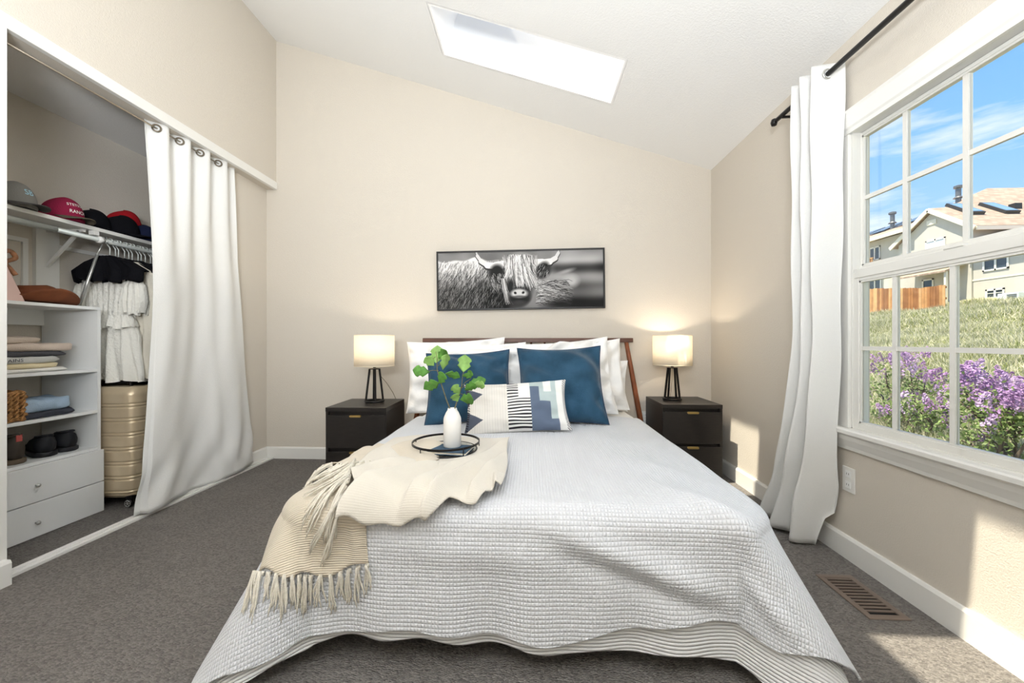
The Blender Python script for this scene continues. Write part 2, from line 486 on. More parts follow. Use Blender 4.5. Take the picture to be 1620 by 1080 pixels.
# window in the right wall: double hung with divided panes
wd = thing('window_1', (XR, (WY0 + WY1) / 2, WZ0), kind='structure')
xc = XR - 0.014
for y0, y1 in ((WY1 - 0.008, WY1 + 0.064), (WY0 - 0.064, WY0 + 0.008)):
    MB().box(xc, XR + 0.002, y0, y1, WZ0 + 0.04, WZ1 - 0.01).build('side_casing', TRIM, wd, bevel=0.003)
MB().prism([(XR, 2.066), (xc, 2.066), (xc, 2.085), (xc - 0.006, 2.095), (xc - 0.006, 2.165), (xc - 0.012, 2.178), (XR, 2.178)], 'y', WY0 - 0.066, WY1 + 0.066).build('head_casing', TRIM, wd)
MB().prism([(XR + 0.03, 0.640), (XR - 0.042, 0.640), (XR - 0.05, 0.634), (XR - 0.05, 0.618), (XR - 0.036, 0.606), (XR - 0.030, 0.585), (XR - 0.016, 0.552), (XR - 0.012, 0.535), (XR, 0.535), (XR, 0.6), (XR + 0.03, 0.6)], 'y', WY0 - 0.09, WY1 + 0.095).build('window_sill', TRIM, wd)
fr = MB()      # outer frame (jamb liner)
fr.box(XR + 0.002, XR + 0.05, WY1 - 0.012, HY1, 0.635, HZ1); fr.box(XR + 0.002, XR + 0.05, HY0, WY0 + 0.012, 0.635, HZ1)
fr.box(XR + 0.05, XR + 0.085, WY1 - 0.002, HY1, 0.635, HZ1); fr.box(XR + 0.05, XR + 0.085, HY0, WY0 + 0.002, 0.635, HZ1)
fr.box(XR + 0.002, XR + 0.085, WY0, WY1, WZ1 - 0.008, HZ1); fr.box(XR + 0.002, XR + 0.10, HY0, HY1, 0.60, 0.645)
fr.build('window_frame', VINYL, wd)
def sash(name, x, gy0, gy1, gz0, gz1, bars_y, bar_z, z0, z1):
    s = MB(); d = 0.015; y0, y1 = WY0 + 0.004, WY1 - 0.004
    s.box(x - d, x + d, gy1, y1, z0, z1); s.box(x - d, x + d, y0, gy0, z0, z1)
    s.box(x - d, x + d, gy0, gy1, z0, gz0); s.box(x - d, x + d, gy0, gy1, gz1, z1)
    o = s.build(name, VINYL, wd, bevel=0.002)
    bead = MB()
    b = 0.008
    for (ya, yb, za, zb) in ((gy0, gy1, gz0, gz0 + b), (gy0, gy1, gz1 - b, gz1), (gy0, gy0 + b, gz0, gz1), (gy1 - b, gy1, gz0, gz1)):
        bead.box(x - d * 0.75, x + d * 0.75, ya, yb, za, zb)
    bead.build('glazing_bead', VINYL, o)
    for by in bars_y:
        MB().box(x - 0.0085, x + 0.0085, by - 0.0095, by + 0.0095, gz0 + 0.002, gz1 - 0.002).build('muntin', VINYL, o)
    MB().box(x - 0.0070, x + 0.0070, gy0 + 0.002, gy1 - 0.002, bar_z - 0.0095, bar_z + 0.0095).build('muntin', VINYL, o)
    ye = [gy0] + sorted(bars_y) + [gy1]; ze = [gz0, bar_z, gz1]
    for i in range(len(ye) - 1):
        for j in range(2):
            MB().box(x - 0.002, x + 0.002, ye[i], ye[i + 1], ze[j], ze[j + 1]).build('pane', GLASS, o)
    return o
sash('upper_sash', XR + 0.055, 1.005, 1.968, 1.425, 2.050, [1.757, 1.522, 1.287], 1.749, 1.375, 2.065)
lo = sash('lower_sash', XR + 0.022, 1.03, 1.944, 0.672, 1.348, [1.768, 1.535, 1.302], 1.028, 0.640, 1.392)
MB().box(XR + 0.002, XR + 0.075, WY0 + 0.02, WY1 - 0.02, 1.362, 1.405).build('meeting_rail', VINYL, wd, bevel=0.003)
for y in (1.52,):
    MB().box(XR - 0.001, XR + 0.02, y - 0.035, y + 0.035, 1.404, 1.412).build('sash_lock', VINYL, wd, bevel=0.002)

# electrical outlet below the window
def outlet(loc, rz, label):
    t = thing('wall_outlet', loc, label, 'outlet', rz=rz)
    MB().box(-0.037, 0.037, -0.006, 0.0, -0.06, 0.06).build('cover_plate', TRIM, t, local=True, bevel=0.002)
    for z in (-0.026, 0.026):
        s = MB().box(-0.017, 0.017, -0.009, -0.005, z - 0.017, z + 0.017).build('socket', SHELFW, t, local=True, bevel=0.003)
        for x in (-0.006, 0.006):
            MB().box(x - 0.001, x + 0.001, -0.0095, -0.006, z - 0.002, z + 0.007).build('slot', BLACKM, s, local=True)
    return t
outlet((XR - 0.0005, 1.987, 0.387), -PI / 2, 'white wall outlet under the window beside the long curtain')
outlet((0.985, YB - 0.0005, 0.395), 0, 'white wall outlet on the back wall between headboard and right nightstand')

# floor register
vt = thing('floor_vent', (1.365, 1.70, 0.0), 'brown metal floor vent set in the carpet by the window wall', 'vent')
VENT = M('brown_metal', (122, 108, 98), 0.5, metal=0.3)
vx0, vx1, vy0, vy1 = 1.288, 1.443, 1.557, 1.843
f = MB(); b = 0.024
for a in ((vx0, vx1, vy0, vy0 + b), (vx0, vx1, vy1 - b, vy1), (vx0, vx0 + b, vy0 + b, vy1 - b), (vx1 - b, vx1, vy0 + b, vy1 - b)):
    f.box(*a, 0.0, 0.006)
f.build('frame', VENT, vt, bevel=0.002)
MB().box(vx0 + b, vx1 - b, vy0 + b, vy1 - b, 0.0002, 0.001).build('duct_shade', M('duct_shade_black', (8, 8, 8), 0.9), vt)  # flat black sheet painting the shade of the opening under the slats
for k in range(11):
    y = vy0 + b + (k + 0.9) * (vy1 - vy0 - 2 * b) / 11.5
    MB().box(vx0 + b, vx1 - b, y, y + 0.0085, 0.001, 0.0055).build('slat', VENT, vt)
# ------------------------------------------------------------------ nightstands
def nightstand(loc, rz, label, W=0.44, DP=0.44, H=0.586):
    t = thing('nightstand', loc, label, 'nightstand', 'nightstands beside the bed', rz)
    h = W / 2
    body = MB().box(-h, -h + 0.018, 0.004, DP, 0, H - 0.03).box(h - 0.018, h, 0.004, DP, 0, H - 0.03).box(-h + 0.018, h - 0.018, DP - 0.01, DP, 0, H - 0.03).box(-h + 0.018, h - 0.018, 0.03, DP - 0.01, 0.02, 0.04).box(-h + 0.018, h - 0.018, 0.03, 0.05, 0.04, H - 0.03)
    body.build('body', BLACKW, t, local=True)
    MB().box(-h, h, -0.002, DP, H - 0.03, H).build('top', BLACKW, t, local=True, bevel=0.002)
    for z0, z1 in ((0.03, 0.268), (0.293, 0.530)):
        d = MB().box(-h + 0.004, h - 0.004, -0.001, 0.018, z0, z1).build('drawer', BLACKW, t, local=True, bevel=0.002)
        MB().prism([(-0.042, z1 - 0.006), (-0.038, z1 + 0.003), (0.038, z1 + 0.003), (0.042, z1 - 0.006), (0.036, z1 - 0.012), (-0.036, z1 - 0.012)], 'y', -0.016, -0.0012).build('handle', BRASS, d, local=True)
    return t
nightstand((-1.256, 2.755, 0), math.radians(1.5), 'black two-drawer nightstand left of the bed with brass pulls')
nightstand((1.213, 3.005, 0), 0, 'black two-drawer nightstand in the corner right of the bed')

# ------------------------------------------------------------------ table lamps
def shade_mat():
    m = bpy.data.materials.new('linen_lampshade'); m.use_nodes = True; nt = m.node_tree; nt.nodes.clear()
    out = nt.nodes.new('ShaderNodeOutputMaterial'); d = nt.nodes.new('ShaderNodeBsdfDiffuse'); t = nt.nodes.new('ShaderNodeBsdfTranslucent'); mx = nt.nodes.new('ShaderNodeMixShader')
    tc = nt.nodes.new('ShaderNodeTexCoord'); mp = nt.nodes.new('ShaderNodeMapping'); mp.inputs['Scale'].default_value = (30, 30, 400)
    nz = nt.nodes.new('ShaderNodeTexNoise'); nz.inputs['Scale'].default_value = 1.0; rp = nt.nodes.new('ShaderNodeValToRGB')
    rp.color_ramp.elements[0].color = lin((240, 233, 218)); rp.color_ramp.elements[1].color = lin((252, 249, 240))
    nt.links.new(tc.outputs['Object'], mp.inputs[0]); nt.links.new(mp.outputs[0], nz.inputs[0]); nt.links.new(nz.outputs[0], rp.inputs[0])
    nt.links.new(rp.outputs[0], d.inputs[0]); nt.links.new(rp.outputs[0], t.inputs[0]); mx.inputs[0].default_value = 0.5
    nt.links.new(d.outputs[0], mx.inputs[1]); nt.links.new(t.outputs[0], mx.inputs[2]); nt.links.new(mx.outputs[0], out.inputs[0]); return m
SHADE = shade_mat()
BULB = M('bulb_glow', (255, 236, 205), 0.5, emit=(255, 214, 160), estr=6.0, transl=0.0)
def lamp(loc, label, rz=0.0, cord=False):
    t = thing('table_lamp', loc, label, 'lamp', 'table lamps on the nightstands', rz)
    base = MB(); n = 28
    base.tube([(0.066 * math.cos(2 * PI * k / n), 0.066 * math.sin(2 * PI * k / n), 0.012) for k in range(n)], 0.0095, 8, closed=True)
    base.build('base_ring', BLACKM, t, True, local=True)
    MB().lathe([(0.042, 0.258), (0.042, 0.264), (0.012, 0.268), (0.008, 0.285)], 20).build('collar', BLACKM, t, local=True)
    for k in range(4):
        a = math.radians(28) + k * PI / 2; ca, sa = math.cos(a), math.sin(a)
        MB().bar((0.064 * ca, 0.064 * sa, 0.012), (0.036 * ca, 0.036 * sa, 0.26), 0.012, 0.012).build('leg', BLACKM, t, local=True)
    sh = MB(); r = 0.148
    sh.lathe([(r, 0.283), (r, 0.523)], 40)
    sh.f = [q for q in sh.f if len(q) == 4]
    sh.build('lamp_shade', SHADE, t, True, local=True, solid=0.002)
    for z in (0.285, 0.521):
        MB().tube([(r * math.cos(2 * PI * k / 40), r * math.sin(2 * PI * k / 40), z) for k in range(40)], 0.0022, 6, closed=True).build('shade_rim', M('cream_binding', (238, 226, 200), 0.8), t, True, local=True)
    stem = MB().tube([(0, 0, 0.27), (0, 0, 0.36)], 0.008)
    stem.build('socket', BRASS, t, local=True)
    MB().lathe([(0.002, 0.355), (0.014, 0.362), (0.028, 0.395), (0.028, 0.415), (0.016, 0.438), (0.002, 0.444)], 16).build('bulb', BULB, t, True, local=True)
    ld = bpy.data.lights.new('bulb_light', 'POINT'); ld.energy = 5.0; ld.color = (1.0, 0.86, 0.69); ld.shadow_soft_size = 0.015
    lo = bpy.data.objects.new('bulb_light', ld); lo.location = (0, 0, 0.462); lo.parent = t; COL.objects.link(lo)
    if cord:
        MB().tube([(0.03, 0.05, 0.20), (0.06, 0.10, 0.14), (0.09, 0.15, 0.06), (0.10, 0.19, 0.004), (0.10, 0.215, -0.02)], 0.0022, 6).build('cord', M('brown_cord', (96, 84, 60), 0.5), t, True, local=True)
    else:
        MB().tube([(0, 0, 0.26), (0.004, 0.01, 0.15), (-0.004, 0.02, 0.03), (0, 0.08, 0.004), (0, 0.15, 0.004)], 0.0018, 6).build('cord', M('brown_cord', (96, 84, 60), 0.5), t, True, local=True)
    return t
lamp((-1.212, 2.985, 0.587), 'lit drum-shade table lamp with black frame on the left nightstand', 0.0, True)
lamp((1.136, 3.215, 0.587), 'lit drum-shade table lamp with black frame on the right nightstand', 0.25)

# ------------------------------------------------------------------ bed
BX = -0.035
bed = thing('bed', (BX, 2.3, 0), 'low wooden platform bed with walnut spindle headboard and mattress', 'bed')
HY = 3.36
def rbox(x0, x1, y0, y1, z0, z1, bev, name, mat, parent, seg=3):
    o = MB().box(x0, x1, y0, y1, z0, z1).build(name, mat, parent, True, bevel=bev)
    o.modifiers['edges'].segments = seg
    return o
MB().prism([(HY + 0.03 - 0.018, 1.052), (HY + 0.03 + 0.018, 1.052), (HY + 0.03 + 0.014, 1.090), (HY + 0.03 - 0.014, 1.090)], 'x', -0.945, 0.868).build('top_rail', WALNUT_DARK, bed, bevel=0.004)
for x0, x1 in ((-0.885, -1.06), (0.812, 0.99)):
    MB().tube([(x1 + (x0 - x1) * k / 6, HY - 0.02 + 0.05 * k / 6, 1.06 * k / 6) for k in range(7)], [0.018, 0.021, 0.022, 0.022, 0.021, 0.019, 0.017], 12).build('headboard_post', WALNUT, bed, True)
for k in range(14):
    x = -0.826 + k * 0.1181
    MB().tube([(x * 1.03, HY - 0.015, 0.24), (x, HY + 0.03, 1.058)], 0.0085, 8).build('spindle', WALNUT_DARK, bed, True)
MB().box(-0.98, 0.92, HY - 0.03, HY + 0.01, 0.20, 0.27).build('lower_rail', WALNUT, bed, bevel=0.004)
for x in (-0.80, 0.71):
    MB().box(x, x + 0.03, 1.36, HY - 0.02, 0.14, 0.26).build('side_rail', WALNUT, bed, bevel=0.003)
MB().box(-0.80, 0.74, 1.36, 1.39, 0.14, 0.24).build('foot_rail', WALNUT, bed, bevel=0.003)
for x in (-0.70, 0.63):
    MB().tube([(x, 1.50, 0.0), (x, 1.48, 0.2)], [0.016, 0.024], 10).build('leg', WALNUT, bed, True)
rbox(-0.80, 0.74, 1.33, 3.31, 0.24, 0.494, 0.05, 'mattress', COTTON, bed, 4)

# ------------------------------------------------------------------ cloth draped over the mattress
QX0, QX1, QY0, QY1 = -0.80, 0.735, 1.315, 3.29
TOPZ = 0.522
def sines(s, t, seed, n=6, f0=2.0, f1=9.0):
    r = np.random.default_rng(seed); o = np.zeros_like(s)
    for _ in range(n):
        f = r.uniform(f0, f1); a = r.uniform(0, 2 * PI); ph = r.uniform(0, 2 * PI)
        o = o + np.sin(f * (s * math.cos(a) + t * math.sin(a)) * 2 * PI / 2.0 + ph) / f
    return o
def gauss_line(s, t, a, b, w):
    a = np.array(a); b = np.array(b); d = b - a; L2 = d @ d
    k = np.clip(((s - a[0]) * d[0] + (t - a[1]) * d[1]) / L2, 0, 1)
    dist = np.hypot(s - a[0] - k * d[0], t - a[1] - k * d[1])
    return np.exp(-(dist / w) ** 2) * np.sin(np.clip(k, 0.02, 0.98) * PI) ** 0.5
def drape0(s, t, inset=0.0):
    """flat cloth coordinates -> draped position; s across the bed, t along it (t < QY0 hangs over the foot)"""
    rc = 0.10                                   # rounded corners of the mattress
    qx = np.clip(s, QX0 + rc, QX1 - rc); qy = np.maximum(t, QY0 + rc)
    dx, dy = s - qx, t - qy
    dist = np.hypot(dx, dy); nxn = np.where(dist > 1e-9, dx / np.maximum(dist, 1e-9), 0); nyn = np.where(dist > 1e-9, dy / np.maximum(dist, 1e-9), 0)
    inn = np.minimum(dist, rc); qx = qx + nxn * inn; qy = qy + nyn * inn
    rho = np.maximum(dist - rc, 0)
    r = 0.07
    arc = r * PI / 2
    ang = np.minimum(rho / r, PI / 2)
    R = r * np.sin(ang); Dp = r * (1 - np.cos(ang))
    ex = np.maximum(rho - arc, 0)
    cor = np.abs(nxn * nyn) * 2                 # 1 at the corner diagonal
    left = (nxn < 0)
    flare = np.where(left, 0.50, 0.52) * cor ** 1.5
    along = np.where(np.abs(nxn) > np.abs(nyn), t, s)
    wav = 0.035 * np.sin(along * 15 + 0.6) + 0.022 * np.sin(along * 27 + 2.0)
    alpha = 0.05 + flare + wav * np.clip(1 - cor * 1.3, 0, 1) + np.where(nxn > 0.5, 0.12, 0) * (1 - cor) + np.where(nxn < -0.5, 0.06, 0) * (1 - cor)
    alpha = np.clip(alpha, -0.12, 1.25)
    R = R + ex * np.sin(alpha); Dp = Dp + ex * np.cos(alpha)
    top = TOPZ - inset
    over = np.maximum(Dp - (top - 0.012), 0)
    Dp = np.minimum(Dp, top - 0.012); R = R + over * 0.8
    X = qx + nxn * (R - inset); Y = qy + nyn * (R - inset); Z = top - Dp
    flat = np.clip(1 - rho / 0.1, 0, 1)
    Z = Z + flat * 0.006 * sines(s, t, 3, 8, 2, 7)
    ins = np.clip(np.minimum(s - QX0, QX1 - s) / 0.35, 0, 1)
    Z = Z - flat * 0.02 * (1 - ins) ** 2        # top sags towards the edges
    return X, Y, Z
def folds(s, t):
    f = 0.030 * gauss_line(s, t, (0.06, 1.22), (0.60, 1.02), 0.045)
    f = f - 0.018 * gauss_line(s, t, (0.10, 1.15), (0.62, 0.96), 0.035)
    f = f + 0.022 * gauss_line(s, t, (0.46, 1.46), (0.80, 1.06), 0.05)
    f = f + 0.020 * gauss_line(s, t, (0.66, 1.10), (0.86, 0.98), 0.03)
    f = f + 0.012 * gauss_line(s, t, (-0.5, 1.16), (0.1, 1.12), 0.05)
    f = f + 0.010 * gauss_line(s, t, (-0.75, 1.28), (-0.72, 0.95), 0.03)
    f = f + 0.010 * gauss_line(s, t, (0.2, 2.0), (0.75, 1.5), 0.08)
    return f
def drape(s, t, off=0.0, inset=0.0, fold=True):
    s = np.asarray(s, float); t = np.asarray(t, float)
    P = np.stack(drape0(s, t, inset), -1); e = 0.004
    A = np.stack(drape0(s + e, t, inset), -1) - np.stack(drape0(s - e, t, inset), -1)
    B = np.stack(drape0(s, t + e, inset), -1) - np.stack(drape0(s, t - e, inset), -1)
    N = np.cross(A, B); N /= np.maximum(np.linalg.norm(N, axis=-1, keepdims=True), 1e-9)
    o = np.asarray(off) + (folds(s, t) if fold else 0)
    P = P + N * np.broadcast_to(o, s.shape)[..., None]
    P[..., 2] = np.maximum(P[..., 2], 0.008)
    return P
COVER = uv_relief('white_waffle_weave', (229, 231, 235), 0.0112, 0.0128, 0.0034, 'waffle')
RIBBED = uv_relief('white_ribbed_weave', (231, 231, 231), 0.01, 0.011, 0.004, 'rib')
def hem_front(s):      # overhang of the top cover past the foot edge
    return 0.435 + 0.012 * np.sin(s * 7 + 1) - 0.055 * np.clip((s - 0.05) / 0.4, 0, 1) - 0.10 * np.clip((s - 0.80) / 0.3, 0, 1) + 0.006 * np.sin(s * 19)
def cover_grid(n, m, s0, s1, hem, t1):
    a = np.linspace(0, 1, n)[:, None] + np.zeros((1, m)); b = np.linspace(0, 1, m)[None, :] + np.zeros((n, 1))
    s = s0 + (s1 - s0) * a; t0 = QY0 - hem(s); t = t0 + (t1 - t0) * b ** 1.25
    return s, t
S, T = cover_grid(260, 240, QX0 - 0.42, QX1 + 0.42, hem_front, 2.86)
cov = grid_mesh('coverlet', drape(S, T), COVER, None, UV=np.stack([S, T], -1), solid=0.009)
tag(cov, 'white waffle-weave coverlet draped over the bed', 'bedspread')
def hem_under(s):
    return 0.452 + 0.012 * np.sin(s * 7 + 1.2) + 0.035 * np.clip((s - 0.1) / 0.7, 0, 1) + 0.006 * np.sin(s * 23)
S, T = cover_grid(180, 120, QX0 - 0.40, QX1 + 0.34, hem_under, 2.2)
und = grid_mesh('ribbed_blanket', drape(S, T, 0, 0.02, fold=False), RIBBED, None, UV=np.stack([S, T], -1), solid=0.006)
tag(und, 'white ribbed blanket showing below the coverlet hem at the foot of the bed', 'blanket')
# fitted sheet at the head end
S, T = cover_grid(80, 60, QX0 - 0.16, QX1 + 0.16, lambda s: -0.75 + 0 * s, 3.27)
sh = grid_mesh('bed_sheet', drape(S, T, 0.0, 0.012, fold=False), COTTON, None, UV=np.stack([S, T], -1), solid=0.003)
tag(sh, 'smooth white sheet under the pillows at the head of the bed', 'sheet')
# ------------------------------------------------------------------ pillows
VELVET = M('navy_velvet', (46, 76, 98), 0.9, spec=0.05, var=0.20, vscale=9, bump=0.35, bscale=160, sheen=0.25)
PIPING = M('navy_piping', (28, 54, 80), 0.8, sheen=0.3)
PCOT = M('white_pillowcase', (241, 240, 238), 0.9, spec=0.1, bump=0.35, bscale=35, sheen=0.1)
PATCH = M('patchwork_weave', (255, 255, 255), 0.9, spec=0.1, attr=True, bump=0.5, bscale=420)
def pillow_surface(u, v, w, h, th, seed, side, pinch=0.07, wr=0.004):
    ax, az = np.abs(u), np.abs(v)
    x = w / 2 * u * (1 - pinch * (1 - v ** 2) * ax ** 3)
    z = h / 2 * v * (1 - pinch * (1 - u ** 2) * az ** 3)
    prof = np.clip((1 - ax ** 2.1) * (1 - az ** 2.1), 0, 1) ** 0.52
    full = 1 - 0.18 * v
    wrk = sines(u * 1.0 + seed, v * 1.0, seed, 7, 1.5, 6) * wr * 5 * np.clip(prof * 2, 0, 1)
    corner = wr * 2.5 * np.sin(14 * (ax - az)) * np.clip(ax * az * 1.6 - 0.5, 0, 1)
    y = side * (th / 2 * prof * full) + side * (wrk + corner) * np.clip(prof * 3, 0, 1)
    return np.stack([x, y, z], -1)
def pillow(name, label, cat, group, base, w, h, th, lean, roll=0.0, yaw=0.0, seed=1, mat=None, piping=None, n=44, m=40, colorfn=None, pinch=0.07, wr=0.004):
    u = np.linspace(-1, 1, n); u = np.sign(u) * np.abs(u) ** 0.8; v = np.linspace(-1, 1, m); v = np.sign(v) * np.abs(v) ** 0.8
    U, V = np.meshgrid(u, v, indexing='ij')
    Fr = pillow_surface(U, V, w, h, th, seed, -1, pinch, wr); Bk = pillow_surface(U, V, w, h, th, seed + 9, 1, pinch, wr)[::-1]
    P = np.concatenate([Fr, Bk], 0)
    Mx = Matrix.Rotation(yaw, 4, 'Z') @ Matrix.Rotation(-lean, 4, 'X') @ Matrix.Rotation(roll, 4, 'Y') @ Matrix.Translation((0, 0, h / 2))
    R = np.array(Mx.to_3x3()); tr = np.array(Mx.translation) + np.array(base)
    P = P @ R.T + tr
    zf = base[2] - 0.004
    low = P[..., 2] < zf
    P[..., 2] = np.where(low, zf + (P[..., 2] - zf) * 0.12, P[..., 2])      # flattened where it sits on the bed
    color = None
    if colorfn is not None:
        cf = colorfn(U, V); color = np.concatenate([cf, cf[::-1] * 0 + np.array(lin((225, 222, 214))[:3])], 0)
    o = grid_mesh(name, P, mat or PCOT, None, color=color, wrap_u=True)
    tag(o, label, cat, group)
    if piping:
        pts = []
        k = 26
        for a in range(4):
            for i in range(k):
                q = -1 + 2 * i / k
                uu, vv = [(q, -1), (1, q), (-q, 1), (-1, -q)][a]
                pts.append(pillow_surface(np.array(float(uu)), np.array(float(vv)), w * 1.005, h * 1.005, th, seed, -1, pinch, wr))
        pts = np.array(pts) @ R.T + tr
        pts[:, 2] = np.maximum(pts[:, 2], base[2] - 0.004)
        MB().tube([tuple(p) for p in pts], 0.0042, 6, closed=True).build('piping', piping, o, True)
    return o
R_ = math.radians
pillow('pillow', 'white pillow standing against the left end of the headboard, rearmost', 'pillow', 'white pillows', (-0.575, 3.03, 0.505), 0.80, 0.59, 0.20, R_(14), R_(-3), 0.04, 11, wr=0.010)
pillow('pillow', 'white pillow standing against the right end of the headboard, rearmost', 'pillow', 'white pillows', (0.41, 3.05, 0.505), 0.70, 0.57, 0.20, R_(14), R_(-5), -0.03, 12, wr=0.010)
pillow('pillow', 'low white pillow sticking out past the right edge of the pillow pile', 'pillow', 'white pillows', (0.44, 3.20, 0.50), 0.68, 0.42, 0.13, R_(8), R_(2), 0.0, 13)
pillow('pillow', 'white pillow directly behind the left navy cushion', 'pillow', 'white pillows', (-0.375, 2.83, 0.515), 0.70, 0.56, 0.22, R_(18), R_(-1.5), 0.0, 14, wr=0.011)
pillow('pillow', 'white pillow directly behind the right navy cushion', 'pillow', 'white pillows', (0.275, 2.82, 0.515), 0.70, 0.585, 0.22, R_(18), R_(-5), -0.03, 15, wr=0.011)
pillow('throw_pillow', 'square navy velvet cushion on the left, partly behind the leafy vase', 'cushion', 'navy cushions', (-0.395, 2.53, 0.525), 0.585, 0.52, 0.20, R_(27), R_(-3), 0.10, 16, VELVET, PIPING, pinch=0.09)
pillow('throw_pillow', 'square navy velvet cushion on the right, fully in view', 'cushion', 'navy cushions', (0.205, 2.52, 0.525), 0.58, 0.555, 0.21, R_(27), R_(-2), -0.03, 17, VELVET, PIPING, pinch=0.09)
def patchwork(U, V):
    u = (U + 1) / 2; v = (V + 1) / 2
    cream = np.array(lin((233, 229, 222))[:3]); white = np.array(lin((240, 239, 236))[:3]); black = np.array(lin((42, 40, 46))[:3])
    blue = np.array(lin((100, 113, 134))[:3]); sage = np.array(lin((186, 200, 200))[:3]); slate = np.array(lin((84, 90, 104))[:3])
    c = np.zeros(u.shape + (3,)) + cream
    c = np.where((np.sin(u * 260) > 0.75)[..., None], cream * 0.9, c)
    for cy, hh in ((0.22, 0.21), (0.70, 0.19)):
        tri = (u < 0.185 * (1 - np.abs(v - cy) / hh)) & (np.abs(v - cy) < hh)
        c = np.where(tri[..., None], slate, c)
    edge = (u < 0.035); c = np.where((edge & (np.sin((v + u) * 150) > 0))[..., None], black, c)
    st = (u > 0.42) & (u < 0.635)
    c = np.where(st[..., None], np.where((np.sin(v * 2 * PI * 17) > -0.1)[..., None], white, black), c)
    c = np.where(((u > 0.525) & (u < 0.635) & (v > 0.58))[..., None], white, c)
    sec = (u >= 0.635) & (u < 0.895)
    c = np.where(sec[..., None], sage, c)
    bl = (sec & (u < 0.72) & (v < 0.83)) | (sec & (u >= 0.72) & (u < 0.825) & (v < 0.52)) | (sec & (u >= 0.825) & (v < 0.20))
    c = np.where(bl[..., None], blue, c)
    c = np.where(((u > 0.765) & (u < 0.845) & (v > 0.72))[..., None], white, c)
    c = np.where((u >= 0.895)[..., None], white, c)
    e2 = (u > 0.965); c = np.where((e2 & (np.sin((v * 1.5 + u * 3) * 90) > 0.2))[..., None], black, c)
    return c
pillow('throw_pillow', 'long patchwork lumbar cushion with black stripes and blue blocks in front', 'cushion', None, (-0.075, 2.285, 0.525), 0.635, 0.325, 0.14, R_(30), R_(-3.5), 0.03, 18, PATCH, n=190, m=130, colorfn=patchwork, wr=0.0025)

# ------------------------------------------------------------------ throw blanket with fringe
THROW = uv_relief('cream_wool_weave', (226, 214, 194), 0.006, 0.007, 0.0022, 'rib', var=0.10, sheen=0.4)
THROW2 = uv_relief('cream_wool_fine_weave', (232, 225, 212), 0.0035, 0.0038, 0.0010, 'waffle', var=0.08, sheen=0.4)
def ridge(s, t, a, b, steep, soft):
    """lapped fold: soft slope on one side of the line, steep drop on the other"""
    a = np.array(a); b = np.array(b); d = b - a; L = math.hypot(*d); d = d / L
    k = ((s - a[0]) * d[0] + (t - a[1]) * d[1]) / L; n_ = (s - a[0]) * -d[1] + (t - a[1]) * d[0]
    f = np.where(n_ > 0, np.exp(-(n_ / soft) ** 2), np.exp(-(n_ / steep) ** 2))
    return f * np.sin(np.clip(k, 0, 1) * PI * 0.5 + 0.0) ** 0.8 * np.clip((1.05 - k) / 0.08, 0, 1)
FRINGE = M('cream_wool_yarn', (232, 226, 212), 0.95, var=0.1, vscale=60, bump=0.5, bscale=300)
throw = thing('throw_blanket', (-0.55, 1.5, 0.53), 'cream fringed wool throw crumpled over the left foot corner of the bed', 'blanket')
def throw_piece(name, s0, s1, tlo, thi, n, m, offf, mat=None):
    a = np.linspace(0, 1, n)[:, None] + np.zeros((1, m)); b = np.linspace(0, 1, m)[None, :] + np.zeros((n, 1))
    lo_ = tlo(a); hi_ = thi(a); t = lo_ + (hi_ - lo_) * b
    s = s0(b) + (s1(b) - s0(b)) * a
    P = drape(s, t, offf(s, t, a, b))
    return grid_mesh(name, P, mat or THROW, throw, UV=np.stack([s, t], -1), solid=0.004)
# lower layer: hangs over the corner
def offB(s, t, a, b):
    o = 0.012 + 0.010 * np.clip(sines(s, t, 31, 6, 3, 9) * 3, -0.5, 1.5)
    o = o + 0.020 * gauss_line(s, t, (-0.70, 1.60), (-0.66, 1.12), 0.025) + 0.014 * gauss_line(s, t, (-0.60, 1.5), (-0.56, 1.1), 0.02)
    return o
throw_piece('lower_layer', lambda b: -0.945 + 0.02 * np.sin(b * 9), lambda b: -0.52 + 0.10 * b - 0.03 * np.sin(b * 6), lambda a: 1.315 - 0.175 - 0.07 * np.sin(a * 2.6) + 0.01 * np.sin(a * 16), lambda a: 1.95 + 0 * a, 70, 90, offB)
# back-left flap
def offC(s, t, a, b):
    return 0.030 + 0.016 * np.clip(sines(s, t, 33, 6, 3, 8) * 3, -0.6, 1.6) - 0.012 * b
throw_piece('back_flap', lambda b: -0.87 + 0.05 * b, lambda b: -0.40 + 0.0 * b, lambda a: 1.60 - 0.10 * a + 0.03 * np.sin(a * 9), lambda a: 2.07 - 0.02 * np.sin(a * 5), 50, 50, offC)
# upper layer: the long folded part running across the bed, tray on it
def offA(s, t, a, b):
    o = 0.038 - 0.006 * a
    for p, q, w_, h_ in (((-0.15, 1.97), (-0.40, 1.27), 0.040, 0.042), ((-0.30, 1.70), (-0.62, 1.22), 0.045, 0.048), ((-0.48, 1.66), (-0.70, 1.36), 0.035, 0.045), ((-0.12, 1.80), (-0.20, 1.30), 0.028, 0.040), ((-0.13, 1.45), (-0.115, 1.29), 0.02, 0.040), ((-0.22, 1.62), (-0.34, 1.24), 0.022, 0.030)):
        o = o + h_ * ridge(s, t, p, q, w_ * 0.35, w_ * 1.7)
    flat = np.exp(-(((s + 0.42) / 0.22) ** 4 + ((t - 1.86) / 0.21) ** 4))
    return o * (1 - 0.72 * flat) + 0.008 * flat + 0.016 * (1 - flat) * sines(s, t, 35, 10, 3, 9)
def loA(a):
    return 1.315 - 0.085 + 0.05 * np.clip((a - 0.55) / 0.12, 0, 1) + 0.05 * np.clip((a - 0.85) / 0.1, 0, 1) + 0.006 * np.sin(a * 13 + 1) + 0.004 * np.sin(a * 29)
